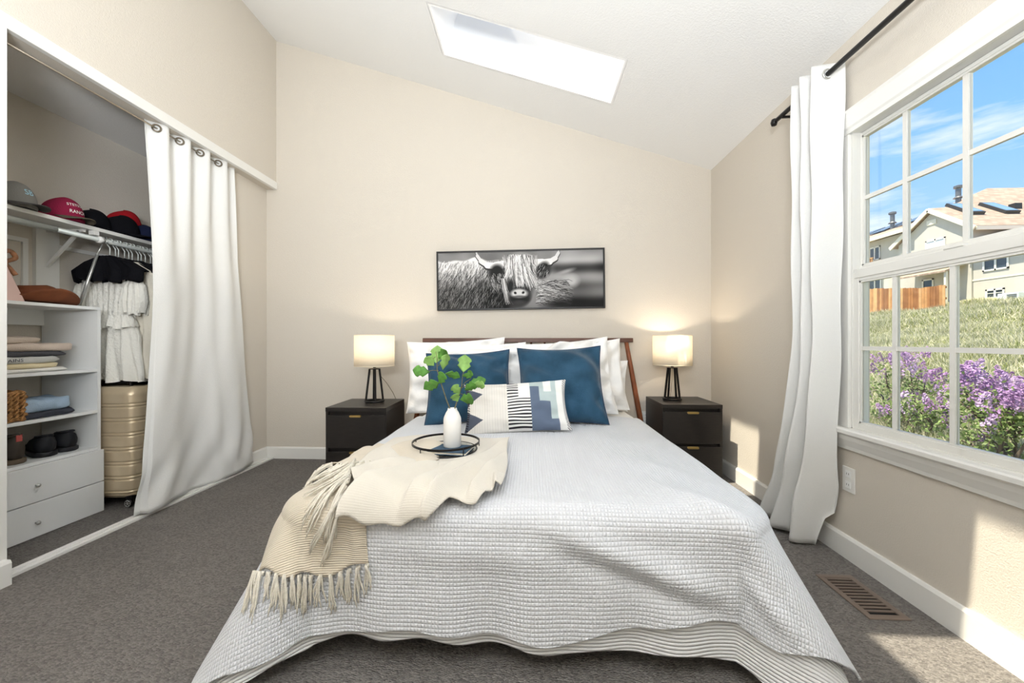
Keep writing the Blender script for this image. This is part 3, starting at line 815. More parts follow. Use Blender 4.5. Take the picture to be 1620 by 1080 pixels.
throw_piece('upper_layer', lambda b: -0.60 - 0.14 * np.clip((b - 0.1) / 0.25, 0, 1), lambda b: -0.105 + 0.010 * np.sin(b * 5 + 0.5), loA, lambda a: 2.10 - 0.04 * a + 0.01 * np.sin(a * 11), 150, 150, offA, THROW2)
def tassel(s, t, ds, dt, L, lift, seed, sag=0.0):
    r = random.Random(seed); mb = MB()
    nst = 6
    for k in range(nst):
        js, jt = r.uniform(-0.016, 0.016), r.uniform(-0.010, 0.010)
        q = np.linspace(0, 1, 7)
        sp = np.sin(q * PI / 2)
        l = L * r.uniform(0.8, 1.1)
        ss = s + ds * l * q + js * sp + 0.006 * np.sin(q * 5 + r.uniform(0, 6)) * q
        tt = t + dt * l * q + jt * sp + 0.004 * np.sin(q * 6 + r.uniform(0, 6)) * q
        P = drape(ss, tt, lift * (1 - 0.65 * q) + 0.004 + r.uniform(0, 0.008))
        mb.tube([tuple(p) for p in P], [0.0042, 0.0040, 0.0036, 0.0032, 0.0028, 0.0022, 0.0012], 5)
    k0 = drape(np.array([s, s + ds * 0.012]), np.array([t, t + dt * 0.012]), lift)
    mb.tube([tuple(k0[0]), tuple(k0[1])], [0.007, 0.006], 6)
    return mb.build('tassel', FRINGE, throw, True)
for k in range(15):
    a = k / 14.0
    s = -0.945 + a * 0.425; t = 1.315 - 0.175 - 0.07 * math.sin(a * 2.6)
    tassel(s, t, -0.25 + 0.3 * a, -1.0, 0.105 + 0.02 * math.sin(k * 2.1), 0.016, 100 + k)
for k in range(15):
    a = k / 14.0
    t = 1.25 + a * 0.34; s = -0.60 - 0.12 * a
    tassel(s, t, -0.35 - 0.35 * math.sin(k * 1.7), -0.95, 0.15, 0.055, 200 + k)
for k in range(11):
    a = k / 10.0
    s = -0.87 + a * 0.24; t = 1.60 - 0.03 * a
    tassel(s, t, -0.55 + 0.3 * math.sin(k * 2.3), -0.85, 0.12, 0.045, 300 + k)

# ------------------------------------------------------------------ tray, book, vase, greenery on the throw
TZ = 0.541
tx, ty = -0.405, 1.855
tray = thing('round_tray', (tx, ty, TZ), 'round black wire tray with open rim on the throw', 'tray')
ring = lambda r, z, rad, n=48: MB().tube([(tx + r * math.cos(2 * PI * k / n), ty + r * math.sin(2 * PI * k / n), z) for k in range(n)], rad, 8, closed=True)
rr = MB(); n = 56
for k in range(n):      # flat band rim
    pass
rim = MB().lathe([(0.156, 0.036), (0.160, 0.036), (0.160, 0.046), (0.156, 0.046), (0.156, 0.036)], 56, (tx, ty, TZ)); rim.f = [q for q in rim.f if len(q) == 4]
rim.build('rim', BLACKM, tray)
ring(0.146, TZ + 0.006, 0.0035).build('base_ring', BLACKM, tray, True)
for k in range(5):
    a = 2 * PI * k / 5 + 2.9
    MB().tube([(tx + 0.162 * math.cos(a), ty + 0.162 * math.sin(a), TZ + 0.042), (tx + 0.162 * math.cos(a), ty + 0.162 * math.sin(a), TZ + 0.0), (tx + 0.146 * math.cos(a), ty + 0.146 * math.sin(a), TZ + 0.006)], 0.0026, 6).build('post', BLACKM, tray, True)
MB().lathe([(0.0, 0.004), (0.145, 0.004), (0.145, 0.008), (0.0, 0.008)], 48, (tx, ty, TZ)).build('glass_plate', GLASS, tray)
bk = thing('book', (tx + 0.02, ty - 0.045, TZ + 0.009), 'thin slate-blue clothbound book lying on the tray', 'book', rz=R_(-8))
BLUEC = M('slate_blue_cloth', (58, 84, 106), 0.8, var=0.12, vscale=40, bump=0.3, bscale=400)
MB().box(-0.105, 0.105, -0.068, 0.068, 0, 0.0025).box(-0.105, 0.105, -0.068, 0.068, 0.0115, 0.014).box(-0.105, -0.102, -0.068, 0.068, 0.0025, 0.0115).build('cover', BLUEC, bk, local=True, bevel=0.0008)
MB().box(-0.101, 0.102, -0.064, 0.064, 0.0026, 0.0114).build('pages', M('paper', (236, 230, 214), 0.9), bk, local=True)
VX, VY, VZ = -0.372, 1.84, TZ + 0.0235
vase = thing('vase', (VX, VY, VZ), 'white matte ceramic bottle vase standing on the blue book', 'vase')
CERAM = M('matte_white_ceramic', (240, 238, 234), 0.55, spec=0.3)
MB().lathe([(0.0, 0), (0.038, 0), (0.0415, 0.004), (0.0415, 0.128), (0.040, 0.137), (0.030, 0.160), (0.0225, 0.172), (0.0215, 0.180), (0.0195, 0.1805), (0.019, 0.172), (0.026, 0.158), (0.036, 0.13), (0.036, 0.01), (0, 0.01)], 36, (VX, VY, VZ)).build('body', CERAM, vase, True)
sp = thing('leaf_branches', (VX, VY, VZ + 0.03), 'two artificial branches with lobed green leaves in the white vase', 'plant')
STEM = M('brown_stem', (112, 104, 72), 0.7, var=0.2, vscale=60)
GREEN = M('leaf_green', (96, 148, 66), 0.5, spec=0.3, var=0.28, vscale=30, transl=0.3)
GREEN2 = M('leaf_pale_green', (146, 186, 104), 0.5, spec=0.3, var=0.2, vscale=30, transl=0.3)
K = 1.84 / 620.0
def pv(px, py, dy=0.0):      # a point above the vase, given in plant units (1 unit = 3.1 mm) from the vase mouth
    return (VX + (px - 717) * K, VY + dy, VZ + 0.18 - (py - 652) * K)
MB().tube([pv(716, 690), pv(714, 655), pv(708, 640), pv(699, 610, -0.01), pv(694, 590, -0.02), pv(694, 572, -0.02), pv(692, 562, -0.02)], [0.003, 0.003, 0.003, 0.0028, 0.0026, 0.002, 0.0012], 6).build('stem', STEM, sp, True)
MB().tube([pv(719, 690), pv(721, 652), pv(725, 638, 0.01), pv(731, 620, 0.01), pv(733, 600, 0.01), pv(736, 588, 0.01)], [0.003, 0.003, 0.0028, 0.0026, 0.002, 0.0012], 6).build('stem', STEM, sp, True)
tw = ((699, 612, 681, 612), (695, 592, 676, 594), (694, 585, 706, 578), (699, 610, 708, 604), (697, 600, 715, 598), (731, 620, 752, 612), (731, 618, 748, 604), (729, 628, 740, 634), (731, 622, 724, 616), (694, 570, 686, 574))
for a, b, c_, d in tw:
    MB().tube([pv(a, b, -0.005), pv((a + c_) / 2, (b + d) / 2 - 1.5, -0.01), pv(c_, d, -0.015)], [0.0018, 0.0015, 0.001], 5).build('twig', STEM, sp, True)
def leaf(px, py, L, Wd, ang, tilt, twist, mat, dy=-0.02):
    """lobed leaf; base at the given spot, pointing along ang in the X-Z plane, tilted towards the viewer"""
    out = []
    prof = [(0.0, 0.03), (0.12, 0.30), (0.26, 0.62), (0.38, 0.86), (0.47, 0.70), (0.55, 0.66), (0.66, 0.92), (0.78, 0.80), (0.88, 0.52), (0.96, 0.22), (1.0, 0.02)]
    P = np.zeros((len(prof), 7, 3))
    for i, (q, wd) in enumerate(prof):
        for j, f in enumerate((-1, -0.66, -0.3, 0, 0.3, 0.66, 1)):
            P[i, j] = (f * wd * Wd / 2, 0.16 * L * abs(f) * wd * 0.5 - 0.22 * L * (q - 0.35) ** 2 + 0.03 * L * math.sin(f * 6 + q * 9), q * L)
    Mx = Matrix.Translation(pv(px, py, dy)) @ Matrix.Rotation(ang, 4, 'Y') @ Matrix.Rotation(tilt, 4, 'X') @ Matrix.Rotation(twist, 4, 'Z')
    A = np.array(Mx); P = P @ A[:3, :3].T + A[:3, 3]
    return grid_mesh('leaf', P, mat, sp, solid=0.0008)
for a in ((692, 580, .085, .075, R_(3), R_(-18), 0.0, GREEN2), (682, 594, .078, .062, R_(-82), R_(20), 0.3, GREEN), (697, 610, .085, .066, R_(-112), R_(-15), -.4, GREEN), (703, 590, .080, .052, R_(18), R_(8), .6, GREEN2),
          (697, 612, .070, .060, R_(28), R_(25), -.3, GREEN), (707, 596, .072, .050, R_(105), R_(-20), .5, GREEN), (736, 594, .082, .074, R_(4), R_(-12), 0.1, GREEN2), (734, 600, .050, .03, R_(85), R_(10), .4, GREEN),
          (744, 614, .085, .058, R_(74), R_(-15), -.2, GREEN), (731, 637, .078, .066, R_(84), R_(25), .3, GREEN), (730, 628, .06, .05, R_(-30), R_(30), .2, GREEN2), (738, 622, .07, .05, R_(60), R_(20), .2, GREEN), (690, 580, .05, .03, R_(-75), R_(10), .2, GREEN), (727, 640, .05, .05, R_(-20), R_(35), .2, GREEN2), (696, 572, .06, .05, R_(48), R_(15), .2, GREEN), (689, 584, .06, .055, R_(-40), R_(25), .1, GREEN2), (752, 612, .06, .045, R_(98), R_(15), .3, GREEN2), (741, 604, .05, .04, R_(35), R_(20), -.3, GREEN)):
    leaf(*a)

# ------------------------------------------------------------------ framed picture
def cow_print(nu, nv):
    """black and white animal print painted as brightness over the canvas; x 0..1450, y 0..500 downwards"""
    r = np.random.default_rng(5)
    X, Y = np.meshgrid(np.linspace(0, 1450, nu), np.linspace(0, 500, nv), indexing='ij')
    sx = nu / 1450.0
    def nz(f, s): return sines(X / 1450 * 3, Y / 500, s, 10, 1, f)
    I = 0.50 + 0.05 * nz(8, 1)
    rt = np.clip((X - 930) / 120, 0, 1)
    band = 0.62 + 0.07 * np.sin(Y / 30.0 + X / 300)
    band = np.where(Y > 120, 0.15, band); band = np.where(Y > 195, 0.58, band); band = np.where(Y > 285, 0.34, band); band = np.where(Y > 330, 0.44, band); band = np.where(Y > 415, 0.10, band)
    k = 9
    for _ in range(5):
        band[:, k:-k] = (band[:, :-2 * k] + band[:, k:-k] * 2 + band[:, 2 * k:]) / 4; k = max(2, k - 2)
    I = I * (1 - rt) + (band + 0.05 * nz(6, 2)) * rt
    def blob(cx, cy, rx, ry, val, soft=0.2, rot=0.0):
        nonlocal I
        dx, dy = X - cx, Y - cy
        a = dx * math.cos(rot) + dy * math.sin(rot); b = -dx * math.sin(rot) + dy * math.cos(rot)
        d = np.hypot(a / rx, b / ry); m = np.clip((1 + soft - d) / (2 * soft), 0, 1)
        I = I * (1 - m) + val * m
    def stroke(pts, w0, w1, val, al=1.0):
        nonlocal I
        pts = np.array(pts, float); n = len(pts)
        for i in range(n - 1):
            a, b = pts[i], pts[i + 1]; wa = w0 + (w1 - w0) * i / (n - 1); pad = max(w0, w1) + 3
            i0 = max(0, int((min(a[0], b[0]) - pad) * sx)); i1 = min(nu, int((max(a[0], b[0]) + pad) * sx) + 2)
            j0 = max(0, int((min(a[1], b[1]) - pad) * nv / 500)); j1 = min(nv, int((max(a[1], b[1]) + pad) * nv / 500) + 2)
            if i1 <= i0 or j1 <= j0: continue
            xx, yy = X[i0:i1, j0:j1], Y[i0:i1, j0:j1]; d = b - a; L2 = max(d @ d, 1e-6)
            t = np.clip(((xx - a[0]) * d[0] + (yy - a[1]) * d[1]) / L2, 0, 1)
            ds = np.hypot(xx - a[0] - t * d[0], yy - a[1] - t * d[1])
            m = np.clip((wa + 1.5 - ds) / 3.0, 0, 1) * al
            I[i0:i1, j0:j1] = I[i0:i1, j0:j1] * (1 - m) + val * m
    blob(1170, 270, 60, 50, 0.70, 0.5); blob(1120, 190, 70, 16, 0.6, 0.6, -0.3)
    # shaggy body
    bt = 62 + 14 * np.sin(X / 70) + 10 * np.sin(X / 31)
    body = (np.clip((Y - bt) / 14, 0, 1)) * np.clip((640 - X) / 30, 0, 1)
    tone = np.clip(0.92 - (Y - 60) / 420, 0.26, 0.92) - 0.12 * np.clip((X - 420) / 150, 0, 1)
    I = I * (1 - body) + tone * body
    blob(500, 330, 120, 190, 0.12, 0.7); blob(560, 430, 140, 110, 0.08, 0.6)
    for _ in range(1500):
        x = r.uniform(-10, 600); y = r.uniform(75, 500); L = r.uniform(25, 70); dr = 0.45 + 0.3 * r.standard_normal()
        base = np.clip(0.95 - (y - 60) / 380, 0.3, 0.95) * (1 - 0.55 * np.clip((x - 400) / 160, 0, 1))
        val = np.clip(base + r.choice([-0.45, -0.2, 0.12, 0.25]), 0.04, 0.97)
        stroke([(x, y), (x - L * dr * 0.4, y + L * 0.5), (x - L * dr, y + L)], 2.2, 0.8, val, 0.75)
    # chest hair right of the head
    blob(960, 400, 150, 120, 0.50, 0.6)
    for _ in range(420):
        x = r.uniform(860, 1120); y = r.uniform(260, 470); L = r.uniform(30, 80)
        stroke([(x, y), (x + L * 0.5, y - L * 0.10), (x + L, y - L * 0.05 + 12)], 2.0, 0.8, np.clip(0.72 - (x - 860) / 700 + r.choice([-0.5, -0.25, 0.15, 0.22]), 0.05, 0.95), 0.7)
    blob(1080, 470, 130, 34, 0.10, 0.7)
    # ears
    blob(520, 190, 62, 70, 0.14, 0.35, 0.3); blob(930, 165, 62, 72, 0.20, 0.3, 0.35)
    for _ in range(120):
        x = r.uniform(470, 570); y = r.uniform(200, 290)
        stroke([(x, y), (x + r.uniform(-10, 25), y + 40), (x + r.uniform(-5, 45), y + 85)], 2, 1, r.choice([0.08, 0.5, 0.75]), 0.8)
        x = r.uniform(885, 985); y = r.uniform(125, 200)
        stroke([(x, y), (x - 12, y + 22)], 2, 1, r.choice([0.05, 0.6, 0.3]), 0.8)
    # head, horns, forelock
    blob(700, 280, 130, 190, 0.16, 0.25)
    for pts, lit in (([(340, -10), (352, 40), (385, 90), (440, 128), (510, 138), (580, 128)], 1), ([(1068, -20), (1062, 30), (1035, 78), (985, 108), (920, 118), (850, 122)], 1)):
        for i in range(len(pts) - 1):
            w = 11 + 7.5 * i
            stroke([pts[i], pts[i + 1]], w, w + 5, 0.20)
        for i in range(len(pts) - 1):
            w = 8 + 6.5 * i
            stroke([(pts[i][0], pts[i][1] - 3 - 2.2 * i), (pts[i + 1][0], pts[i + 1][1] - 5 - 2.2 * i)], w, w + 4, 0.80 + 0.03 * i)
    blob(735, 130, 135, 100, 0.72, 0.3)
    for _ in range(820):
        x = 725 + r.normal() * 58; y = r.uniform(30, 150); q = (x - 715) / 110.0; L = r.uniform(70, 210)
        if r.random() < 0.78: e = (x + 18 + 45 * max(q, 0) * L / 150 + 14 * r.normal(), min(400, y + L))
        else:
            x = r.uniform(620, 690); e = (x - 50 * L / 200 + 10 * r.normal(), min(330, y + L * 0.9))
        e = (min(max(e[0], 590), 880), e[1])
        stroke([(x, y), (x + (e[0] - x) * 0.25, y + L * 0.5), e], 2.6, 0.8, np.clip(r.choice([0.97, 0.90, 0.75, 0.42, 0.18], p=[.3, .25, .2, .15, .1]) - 0.08 * abs(q), 0.06, 1), 0.85)
    blob(640, 300, 34, 60, 0.14, 0.5, 0.2)
    blob(522, 175, 58, 62, 0.12, 0.3, 0.5); blob(925, 170, 52, 74, 0.16, 0.25, 0.5)
    for _ in range(90):
        x = r.uniform(480, 575); y = r.uniform(190, 260)
        stroke([(x, y), (x + r.uniform(-10, 25), y + 30), (x + r.uniform(-5, 35), y + 65)], 2, 1, r.choice([0.06, 0.2, 0.7]), 0.8)
        x = r.uniform(890, 975); y = r.uniform(120, 215)
        stroke([(x, y), (x - 12, y + 22)], 2, 1, r.choice([0.05, 0.65, 0.3]), 0.8)
    for _ in range(60):
        x = r.uniform(620, 660); stroke([(x - 60, 240), (x - 45 + r.uniform(-5, 5), 330), (x - 10 + r.uniform(-20, 30), 420 + r.uniform(0, 50))], 2, 1, r.choice([0.7, 0.85, 0.15]), 0.8)
    # muzzle
    blob(718, 400, 98, 80, 0.16, 0.2); blob(716, 372, 72, 40, 0.80, 0.25); blob(716, 425, 80, 32, 0.10, 0.35); blob(716, 452, 60, 22, 0.22, 0.5)
    blob(682, 366, 12, 10, 0.06, 0.4, 0.6); blob(752, 364, 12, 10, 0.06, 0.4, -0.6); blob(717, 405, 40, 8, 0.4, 0.6)
    return np.clip(I, 0.02, 0.97)
pic = thing('framed_picture', (-0.096, YB, 1.602), 'wide framed black and white print of a shaggy long-horned cow above the headboard', 'picture')
pic.rotation_euler = (0, R_(-0.75), 0)
pw, ph = 1.472, 0.522
fb = 0.014
fm = MB().box(-pw / 2, pw / 2, -0.034, -0.001, ph / 2 - fb, ph / 2).box(-pw / 2, pw / 2, -0.034, -0.001, -ph / 2, -ph / 2 + fb).box(-pw / 2, -pw / 2 + fb, -0.034, -0.001, -ph / 2 + fb, ph / 2 - fb).box(pw / 2 - fb, pw / 2, -0.034, -0.001, -ph / 2 + fb, ph / 2 - fb)
fm.build('frame', M('black_frame', (20, 18, 18), 0.45), pic, local=True, bevel=0.001)
NU, NV = 660, 228
Ic = cow_print(NU, NV)
gx, gz = np.meshgrid(np.linspace(-pw / 2 + fb - 0.003, pw / 2 - fb + 0.003, NU), np.linspace(ph / 2 - fb + 0.003, -ph / 2 + fb - 0.003, NV), indexing='ij')
Lc = np.where(Ic <= 0.04045, Ic / 12.92, ((Ic + 0.055) / 1.055) ** 2.4)
tint = np.stack([Lc * 1.0, Lc * 0.985, Lc * 0.985], -1)
grid_mesh('canvas', np.stack([gx, gx * 0 - 0.026, gz], -1), M('printed_canvas', (255, 255, 255), 0.7, spec=0.2, attr=True), pic, color=tint, local=True, smooth=False)
MB().box(-pw / 2 + fb - 0.004, pw / 2 - fb + 0.004, -0.024, -0.002, -ph / 2 + fb - 0.004, ph / 2 - fb + 0.004).build('backing', M('backing_board', (120, 110, 96), 0.9), pic, local=True)

# ------------------------------------------------------------------ curtains
def curtain(name, label, planfn, z1, z0fn, n, m, mat, parent=None):
    a = np.linspace(0, 1, n)[:, None] + np.zeros((1, m)); b = np.linspace(0, 1, m)[None, :] + np.zeros((n, 1))
    X, Y, Z = planfn(a, b)
    return grid_mesh(name, np.stack([X, Y, Z], -1), mat, parent, UV=np.stack([a, b], -1), solid=0.0025)
def grommet(parent, p, axis, r=0.021, mat=STEEL):
    mb = MB(); n = 20; pts = []
    ax = Vector(axis).normalized(); u = ax.orthogonal().normalized(); v = ax.cross(u)
    mb.tube([Vector(p) + (u * math.cos(2 * PI * k / n) + v * math.sin(2 * PI * k / n)) * r for k in range(n)], 0.0052, 8, closed=True)
    return mb.build('grommet', mat, parent, True)
# closet curtain on its tension rod
RODX, RODZ = -2.362, 2.405
rod = MB().tube([(RODX, 1.46, RODZ), (RODX, 2.905, RODZ)], 0.0055, 10).build('tension_rod', M('antique_steel', (176, 166, 150), 0.3, metal=0.9), None, True)
tag(rod, 'thin steel tension rod across the closet opening', 'curtain rod')
cc = thing('closet_curtain', (RODX, 2.7, 0), 'white linen grommet curtain drawn aside at the closet opening', 'curtain')
def plan_closet(a, b):
    z = 2.445 * (1 - b) + b * (0.022 + 0.012 * np.sin(a * 9))
    ease = np.clip((b - 0.30) / 0.7, 0, 1) ** 1.3; e2 = np.clip((b - 0.02) / 0.42, 0, 1)
    yt = 2.315 + 0.70 * a; yb = 2.215 + 1.03 * a
    ym = yt + 0.03 * np.sin(b * 3) ; y = ym * (1 - ease) + yb * ease
    ph = 2 * PI * 4.3 * a
    A = 0.032 * (1 - b) + 0.012 * b
    x = RODX + A * np.sin(ph - 1.89) * (1 - 0.78 * e2) + e2 * 0.020 * np.sin(2 * PI * 1.3 * a + 0.2 + b)
    x = x + ease * (0.024 * np.sin(2 * PI * 1.55 * a + 0.3) + 0.006 * np.sin(2 * PI * 4.1 * a + 1))
    x = x + 0.03 * ease * np.cos(a * PI * 0.5) - 0.045 * ease ** 3 * (a < 0.03) + 0.018 * ease * np.exp(-((a - 0.62) / 0.05) ** 2)
    low = np.exp(-((b - 0.93) / 0.06) ** 2)
    x = x + low * 0.014 * np.sin(a * 25 + b * 30) + 0.004 * np.sin(a * 31 + b * 17) * b
    return np.maximum(x, -2.395 - 0.05 * (y < 2.88)), y, z
curtain('panel', '', plan_closet, 0, 0, 240, 90, LINEN, cc)
for k in range(4):
    a_ = (k + 1.89 / (2 * PI)) / 4.3
    yk = 2.315 + 0.70 * a_
    grommet(cc, (RODX + 0.004, yk - 0.004, RODZ), (1, -1.23, 0.0), 0.021, M('dark_bronze', (112, 102, 88), 0.35, metal=0.7))
# window curtain on the black rod
rd = thing('curtain_rod', (1.46, 1.5, 2.376), 'black metal curtain rod above the window', 'curtain rod')
MB().tube([(1.46, 0.45, 2.376), (1.46, 2.40, 2.376)], 0.0125, 12).build('rod', BLACKM, rd, True)
for y in (0.42, 2.43):
    MB().lathe([(0.0, -0.02), (0.014, -0.018), (0.019, 0), (0.014, 0.018), (0, 0.02)], 12, (1.46, y, 2.376)).build('finial', BLACKM, rd, True)
for y in (0.56, 2.345):
    MB().box(1.456, 1.551, y - 0.006, y + 0.006, 2.355, 2.366).box(1.545, 1.551, y - 0.012, y + 0.012, 2.32, 2.40).build('bracket', BLACKM, rd)
wc = thing('window_curtain', (1.46, 2.15, 0), 'long white curtain bunched at the left side of the window', 'curtain')
def plan_win(a, b):
    z = 2.425 * (1 - b) + b * (0.010 + 0.02 * a)
    e = np.clip((b - 0.55) / 0.45, 0, 1) ** 1.6
    y = (1.985 + 0.20 * a) * (1 - e) + (2.05 + 0.42 * a) * e
    ph = 2 * PI * 2.7 * a + PI * 0.55
    A = 0.070 * (1 - 0.35 * b)
    x = 1.460 + A * np.sin(ph) - 0.012 * b
    x = x - e * (0.045 * np.sin(PI * a) + 0.02) + e * 0.05 * np.exp(-((a - 0.02) / 0.08) ** 2) * (b < 0.93)
    low = np.exp(-((b - 0.90) / 0.05) ** 2)
    x = x + low * 0.02 * np.sin(a * 14 + 1) + 0.004 * np.sin(b * 23 + a * 9)
    y = y + 0.05 * np.exp(-(a / 0.1) ** 2) * np.clip((b - 0.86) / 0.14, 0, 1)
    return np.minimum(x, 1.532), y, z
curtain('panel', '', plan_win, 0, 0, 260, 80, LINEN, wc)
grommet(wc, (1.46, 2.003, 2.376), (0.1, -1, 0), 0.023)
for k in range(1, 4):
    grommet(wc, (1.46, 2.0 + 0.052 * k, 2.376), (0.3, -1, 0), 0.023)
# ------------------------------------------------------------------ closet fittings
un = thing('closet_organizer', (-2.87, 1.9, 0), 'white open shelf tower with two drawers inside the closet', 'shelf unit')
UY0, UY1, UX0, UX1 = 1.50, 2.326, -3.06, -2.69
for y in (UY0, UY1 - 0.018):
    MB().box(UX0, UX1, y, y + 0.018, 0, 1.255).build('side_panel', SHELFW, un)
MB().box(UX0, UX1 + 0.002, UY0, UY1, 1.255, 1.273).build('top', SHELFW, un, bevel=0.0015)
for z in (0.890, 0.634, 0.405):
    MB().box(UX0, UX1, UY0 + 0.018, UY1 - 0.018, z - 0.018, z).build('shelf', SHELFW, un, bevel=0.0015)
MB().box(UX0, UX0 + 0.018, UY0 + 0.018, UY1 - 0.018, 1.16, 1.255).build('back_rail', SHELFW, un)
for z0, z1, kz in ((0.004, 0.188, 0.082), (0.193, 0.386, 0.284)):
    d = MB().box(UX1, UX1 + 0.02, UY0, UY1 + 0.002, z0, z1).build('drawer', SHELFW, un, bevel=0.0015)
    MB().lathe([(0.0, 0.0), (0.005, 0.0), (0.005, 0.008), (0.010, 0.013), (0.010, 0.018), (0.006, 0.022), (0, 0.022)], 14).xform(Matrix.Translation((UX1 + 0.02, 1.99, kz)) @ Matrix.Rotation(PI / 2, 4, 'Y')).build('knob', STEEL, d, True)

hs = thing('hat_shelf', (-2.91, 2.4, 1.77), 'white closet shelf holding the caps above the clothes rail', 'shelf')
MB().box(-3.07, -2.755, 1.46, 3.40, 1.762, 1.785).build('board', TRIM, hs, bevel=0.002)
MB().box(-3.068, -3.05, 2.31, 2.345, 1.48, 1.762).box(-3.05, -2.80, 2.32, 2.335, 1.748, 1.762).bar((-3.052, 2.327, 1.53), (-2.83, 2.327, 1.755), 0.014, 0.016).build('bracket', TRIM, hs)
rl = thing('clothes_rail', (-2.775, 2.4, 1.72), 'steel clothes rail hung under the hat shelf', 'rail')
MB().tube([(-2.775, 1.46, 1.715), (-2.775, 2.16, 1.715)], 0.0165, 14).build('rail_sleeve', RAILM, rl, True)
MB().tube([(-2.775, 2.15, 1.715), (-2.775, 3.40, 1.715)], 0.0145, 14).build('rail', RAILM, rl, True)
MB().box(-2.795, -2.755, 2.345, 2.375, 1.735, 1.762).build('hanger_strap', TRIM, rl, bevel=0.002)
MB().tube([(-2.775, 2.38, 1.715), (-2.775, 2.41, 1.715)], 0.022, 14).build('stop_ring', TRIM, rl, True)
pole = thing('reach_pole', (-2.80, 2.33, 1.28), 'thin steel reach pole hooked over the clothes rail', 'pole')
MB().tube([(-2.79, 2.43, 1.70), (-2.785, 2.428, 1.738), (-2.765, 2.426, 1.742), (-2.755, 2.42, 1.70)], 0.003, 6).tube([(-2.79, 2.425, 1.70), (-2.80, 2.40, 1.62)], 0.004, 8).build('hook', STEEL, pole, True)
MB().tube([(-2.80, 2.40, 1.62), (-2.86, 2.345, 1.274)], 0.0085, 10).build('shaft', STEEL, pole, True)

# --- caps and hats
def on_surface_text(txt, mat, parent, size, place):
    cu = bpy.data.curves.new('lettering', 'FONT'); cu.body = txt; cu.size = size; cu.align_x = 'CENTER'; cu.align_y = 'CENTER'; cu.resolution_u = 3
    to = bpy.data.objects.new('lettering', cu); COL.objects.link(to)
    dg = bpy.context.evaluated_depsgraph_get(); me = bpy.data.meshes.new_from_object(to.evaluated_get(dg))
    bpy.data.objects.remove(to)
    bm = bmesh.new(); bm.from_mesh(me)
    bmesh.ops.triangulate(bm, faces=bm.faces); bmesh.ops.subdivide_edges(bm, edges=[e for e in bm.edges if e.calc_length() > size * 0.3], cuts=1, use_grid_fill=False)
    for v in bm.verts:
        v.co = Vector(place(v.co.x, v.co.y))
    bm.to_mesh(me); bm.free()
    return finish(me, 'lettering', mat, parent, False, local=True)
def cap(name, loc, rz, label, mat, billmat, text=(), textmat=None, group='caps on the closet shelf', sc=1.0, tsize=0.028):
    t = thing(name, loc, label, 'cap', group, rz); t.scale = (sc, sc, sc)
    def dome(az, el):      # el 0..pi/2
        k = math.cos(el) ** 0.75
        return (0.105 * k * math.cos(az), 0.088 * k * math.sin(az), 0.125 * math.sin(el) ** 0.9 * (1 + 0.10 * math.cos(az)) + 0.012)
    P = np.array([[dome(2 * PI * i / 36, (PI / 2) * j / 12) for j in range(13)] for i in range(36)])
    P = np.concatenate([np.stack([P[:, 0, 0] * 0.98, P[:, 0, 1] * 0.98, P[:, 0, 2] * 0 + 0.0005], -1)[:, None], P], 1)
    crown = grid_mesh('crown', P, mat, t, wrap_u=True, local=True)
    n, m = 25, 8
    B = np.zeros((n, m, 3))
    for i in range(n):
        az = -1.12 + 2.24 * i / (n - 1)
        b0 = np.array(dome(az, 0.05)); b0[2] = 0.020
        for j in range(m):
            q = j / (m - 1); r_ = 0.078 * q * math.cos(az * 0.62) ** 0.6
            B[i, j] = (b0[0] + r_, b0[1] * (1 - 0.08 * q), 0.020 - 0.010 * q ** 1.5 - 0.020 * (az / 1.12) ** 2 * (0.3 + 0.7 * q) + 0.004)
    B[..., 2] = np.maximum(B[..., 2], 0.003)
    grid_mesh('bill', B, billmat, t, local=True, solid=0.0035)
    for k, tx_ in enumerate(text):
        e0 = 0.62 - 0.34 * k if len(text) > 1 else 0.52
        on_surface_text(tx_, textmat, t, tsize, lambda x, y, e0=e0: tuple(np.array(dome(x / 0.094, e0 + y / 0.125)) * 1.015 + np.array((0.001, 0, 0))))
    return t
def cloth(name, c, **k): return M(name, c, 0.9, spec=0.1, bump=0.3, bscale=200, **k)
SHZ = 1.786
cap('baseball_cap', (-2.835, 2.005, SHZ), R_(4), 'grey baseball cap with pale blue monogram, nearest end of the hat shelf', cloth('grey_twill', (132, 130, 126)), cloth('dark_grey_twill', (86, 84, 82)), ('SB',), M('pale_blue_thread', (170, 215, 232), 0.8), tsize=0.045)
cap('baseball_cap', (-2.845, 2.245, SHZ), R_(2), 'maroon baseball cap with white lettering on the hat shelf', cloth('maroon_twill', (132, 34, 62)), cloth('dark_maroon_twill', (92, 84, 72)), ('STETSON', 'RANCH'), M('white_thread', (240, 236, 232), 0.8), tsize=0.026)
BLKC = cloth('black_cotton', (16, 16, 20)); NAVYC = cloth('navy_cotton', (26, 32, 56))
cap('baseball_cap', (-2.90, 2.44, SHZ), R_(55), 'black cap beside the maroon cap on the hat shelf', BLKC, BLKC)
cap('baseball_cap', (-2.87, 2.60, SHZ), R_(25), 'black cap in the middle of the dark pile on the hat shelf', BLKC, BLKC, sc=1.05)
cap('baseball_cap', (-2.84, 2.73, SHZ), R_(20), 'navy cap with a pale brim edge at the curtain end of the shelf', NAVYC, NAVYC, sc=0.85)
cap('baseball_cap', (-2.95, 2.70, SHZ + 0.085), R_(30), 'red baseball cap on top of the dark caps', cloth('red_cotton', (150, 24, 32)), BLKC, sc=0.95)
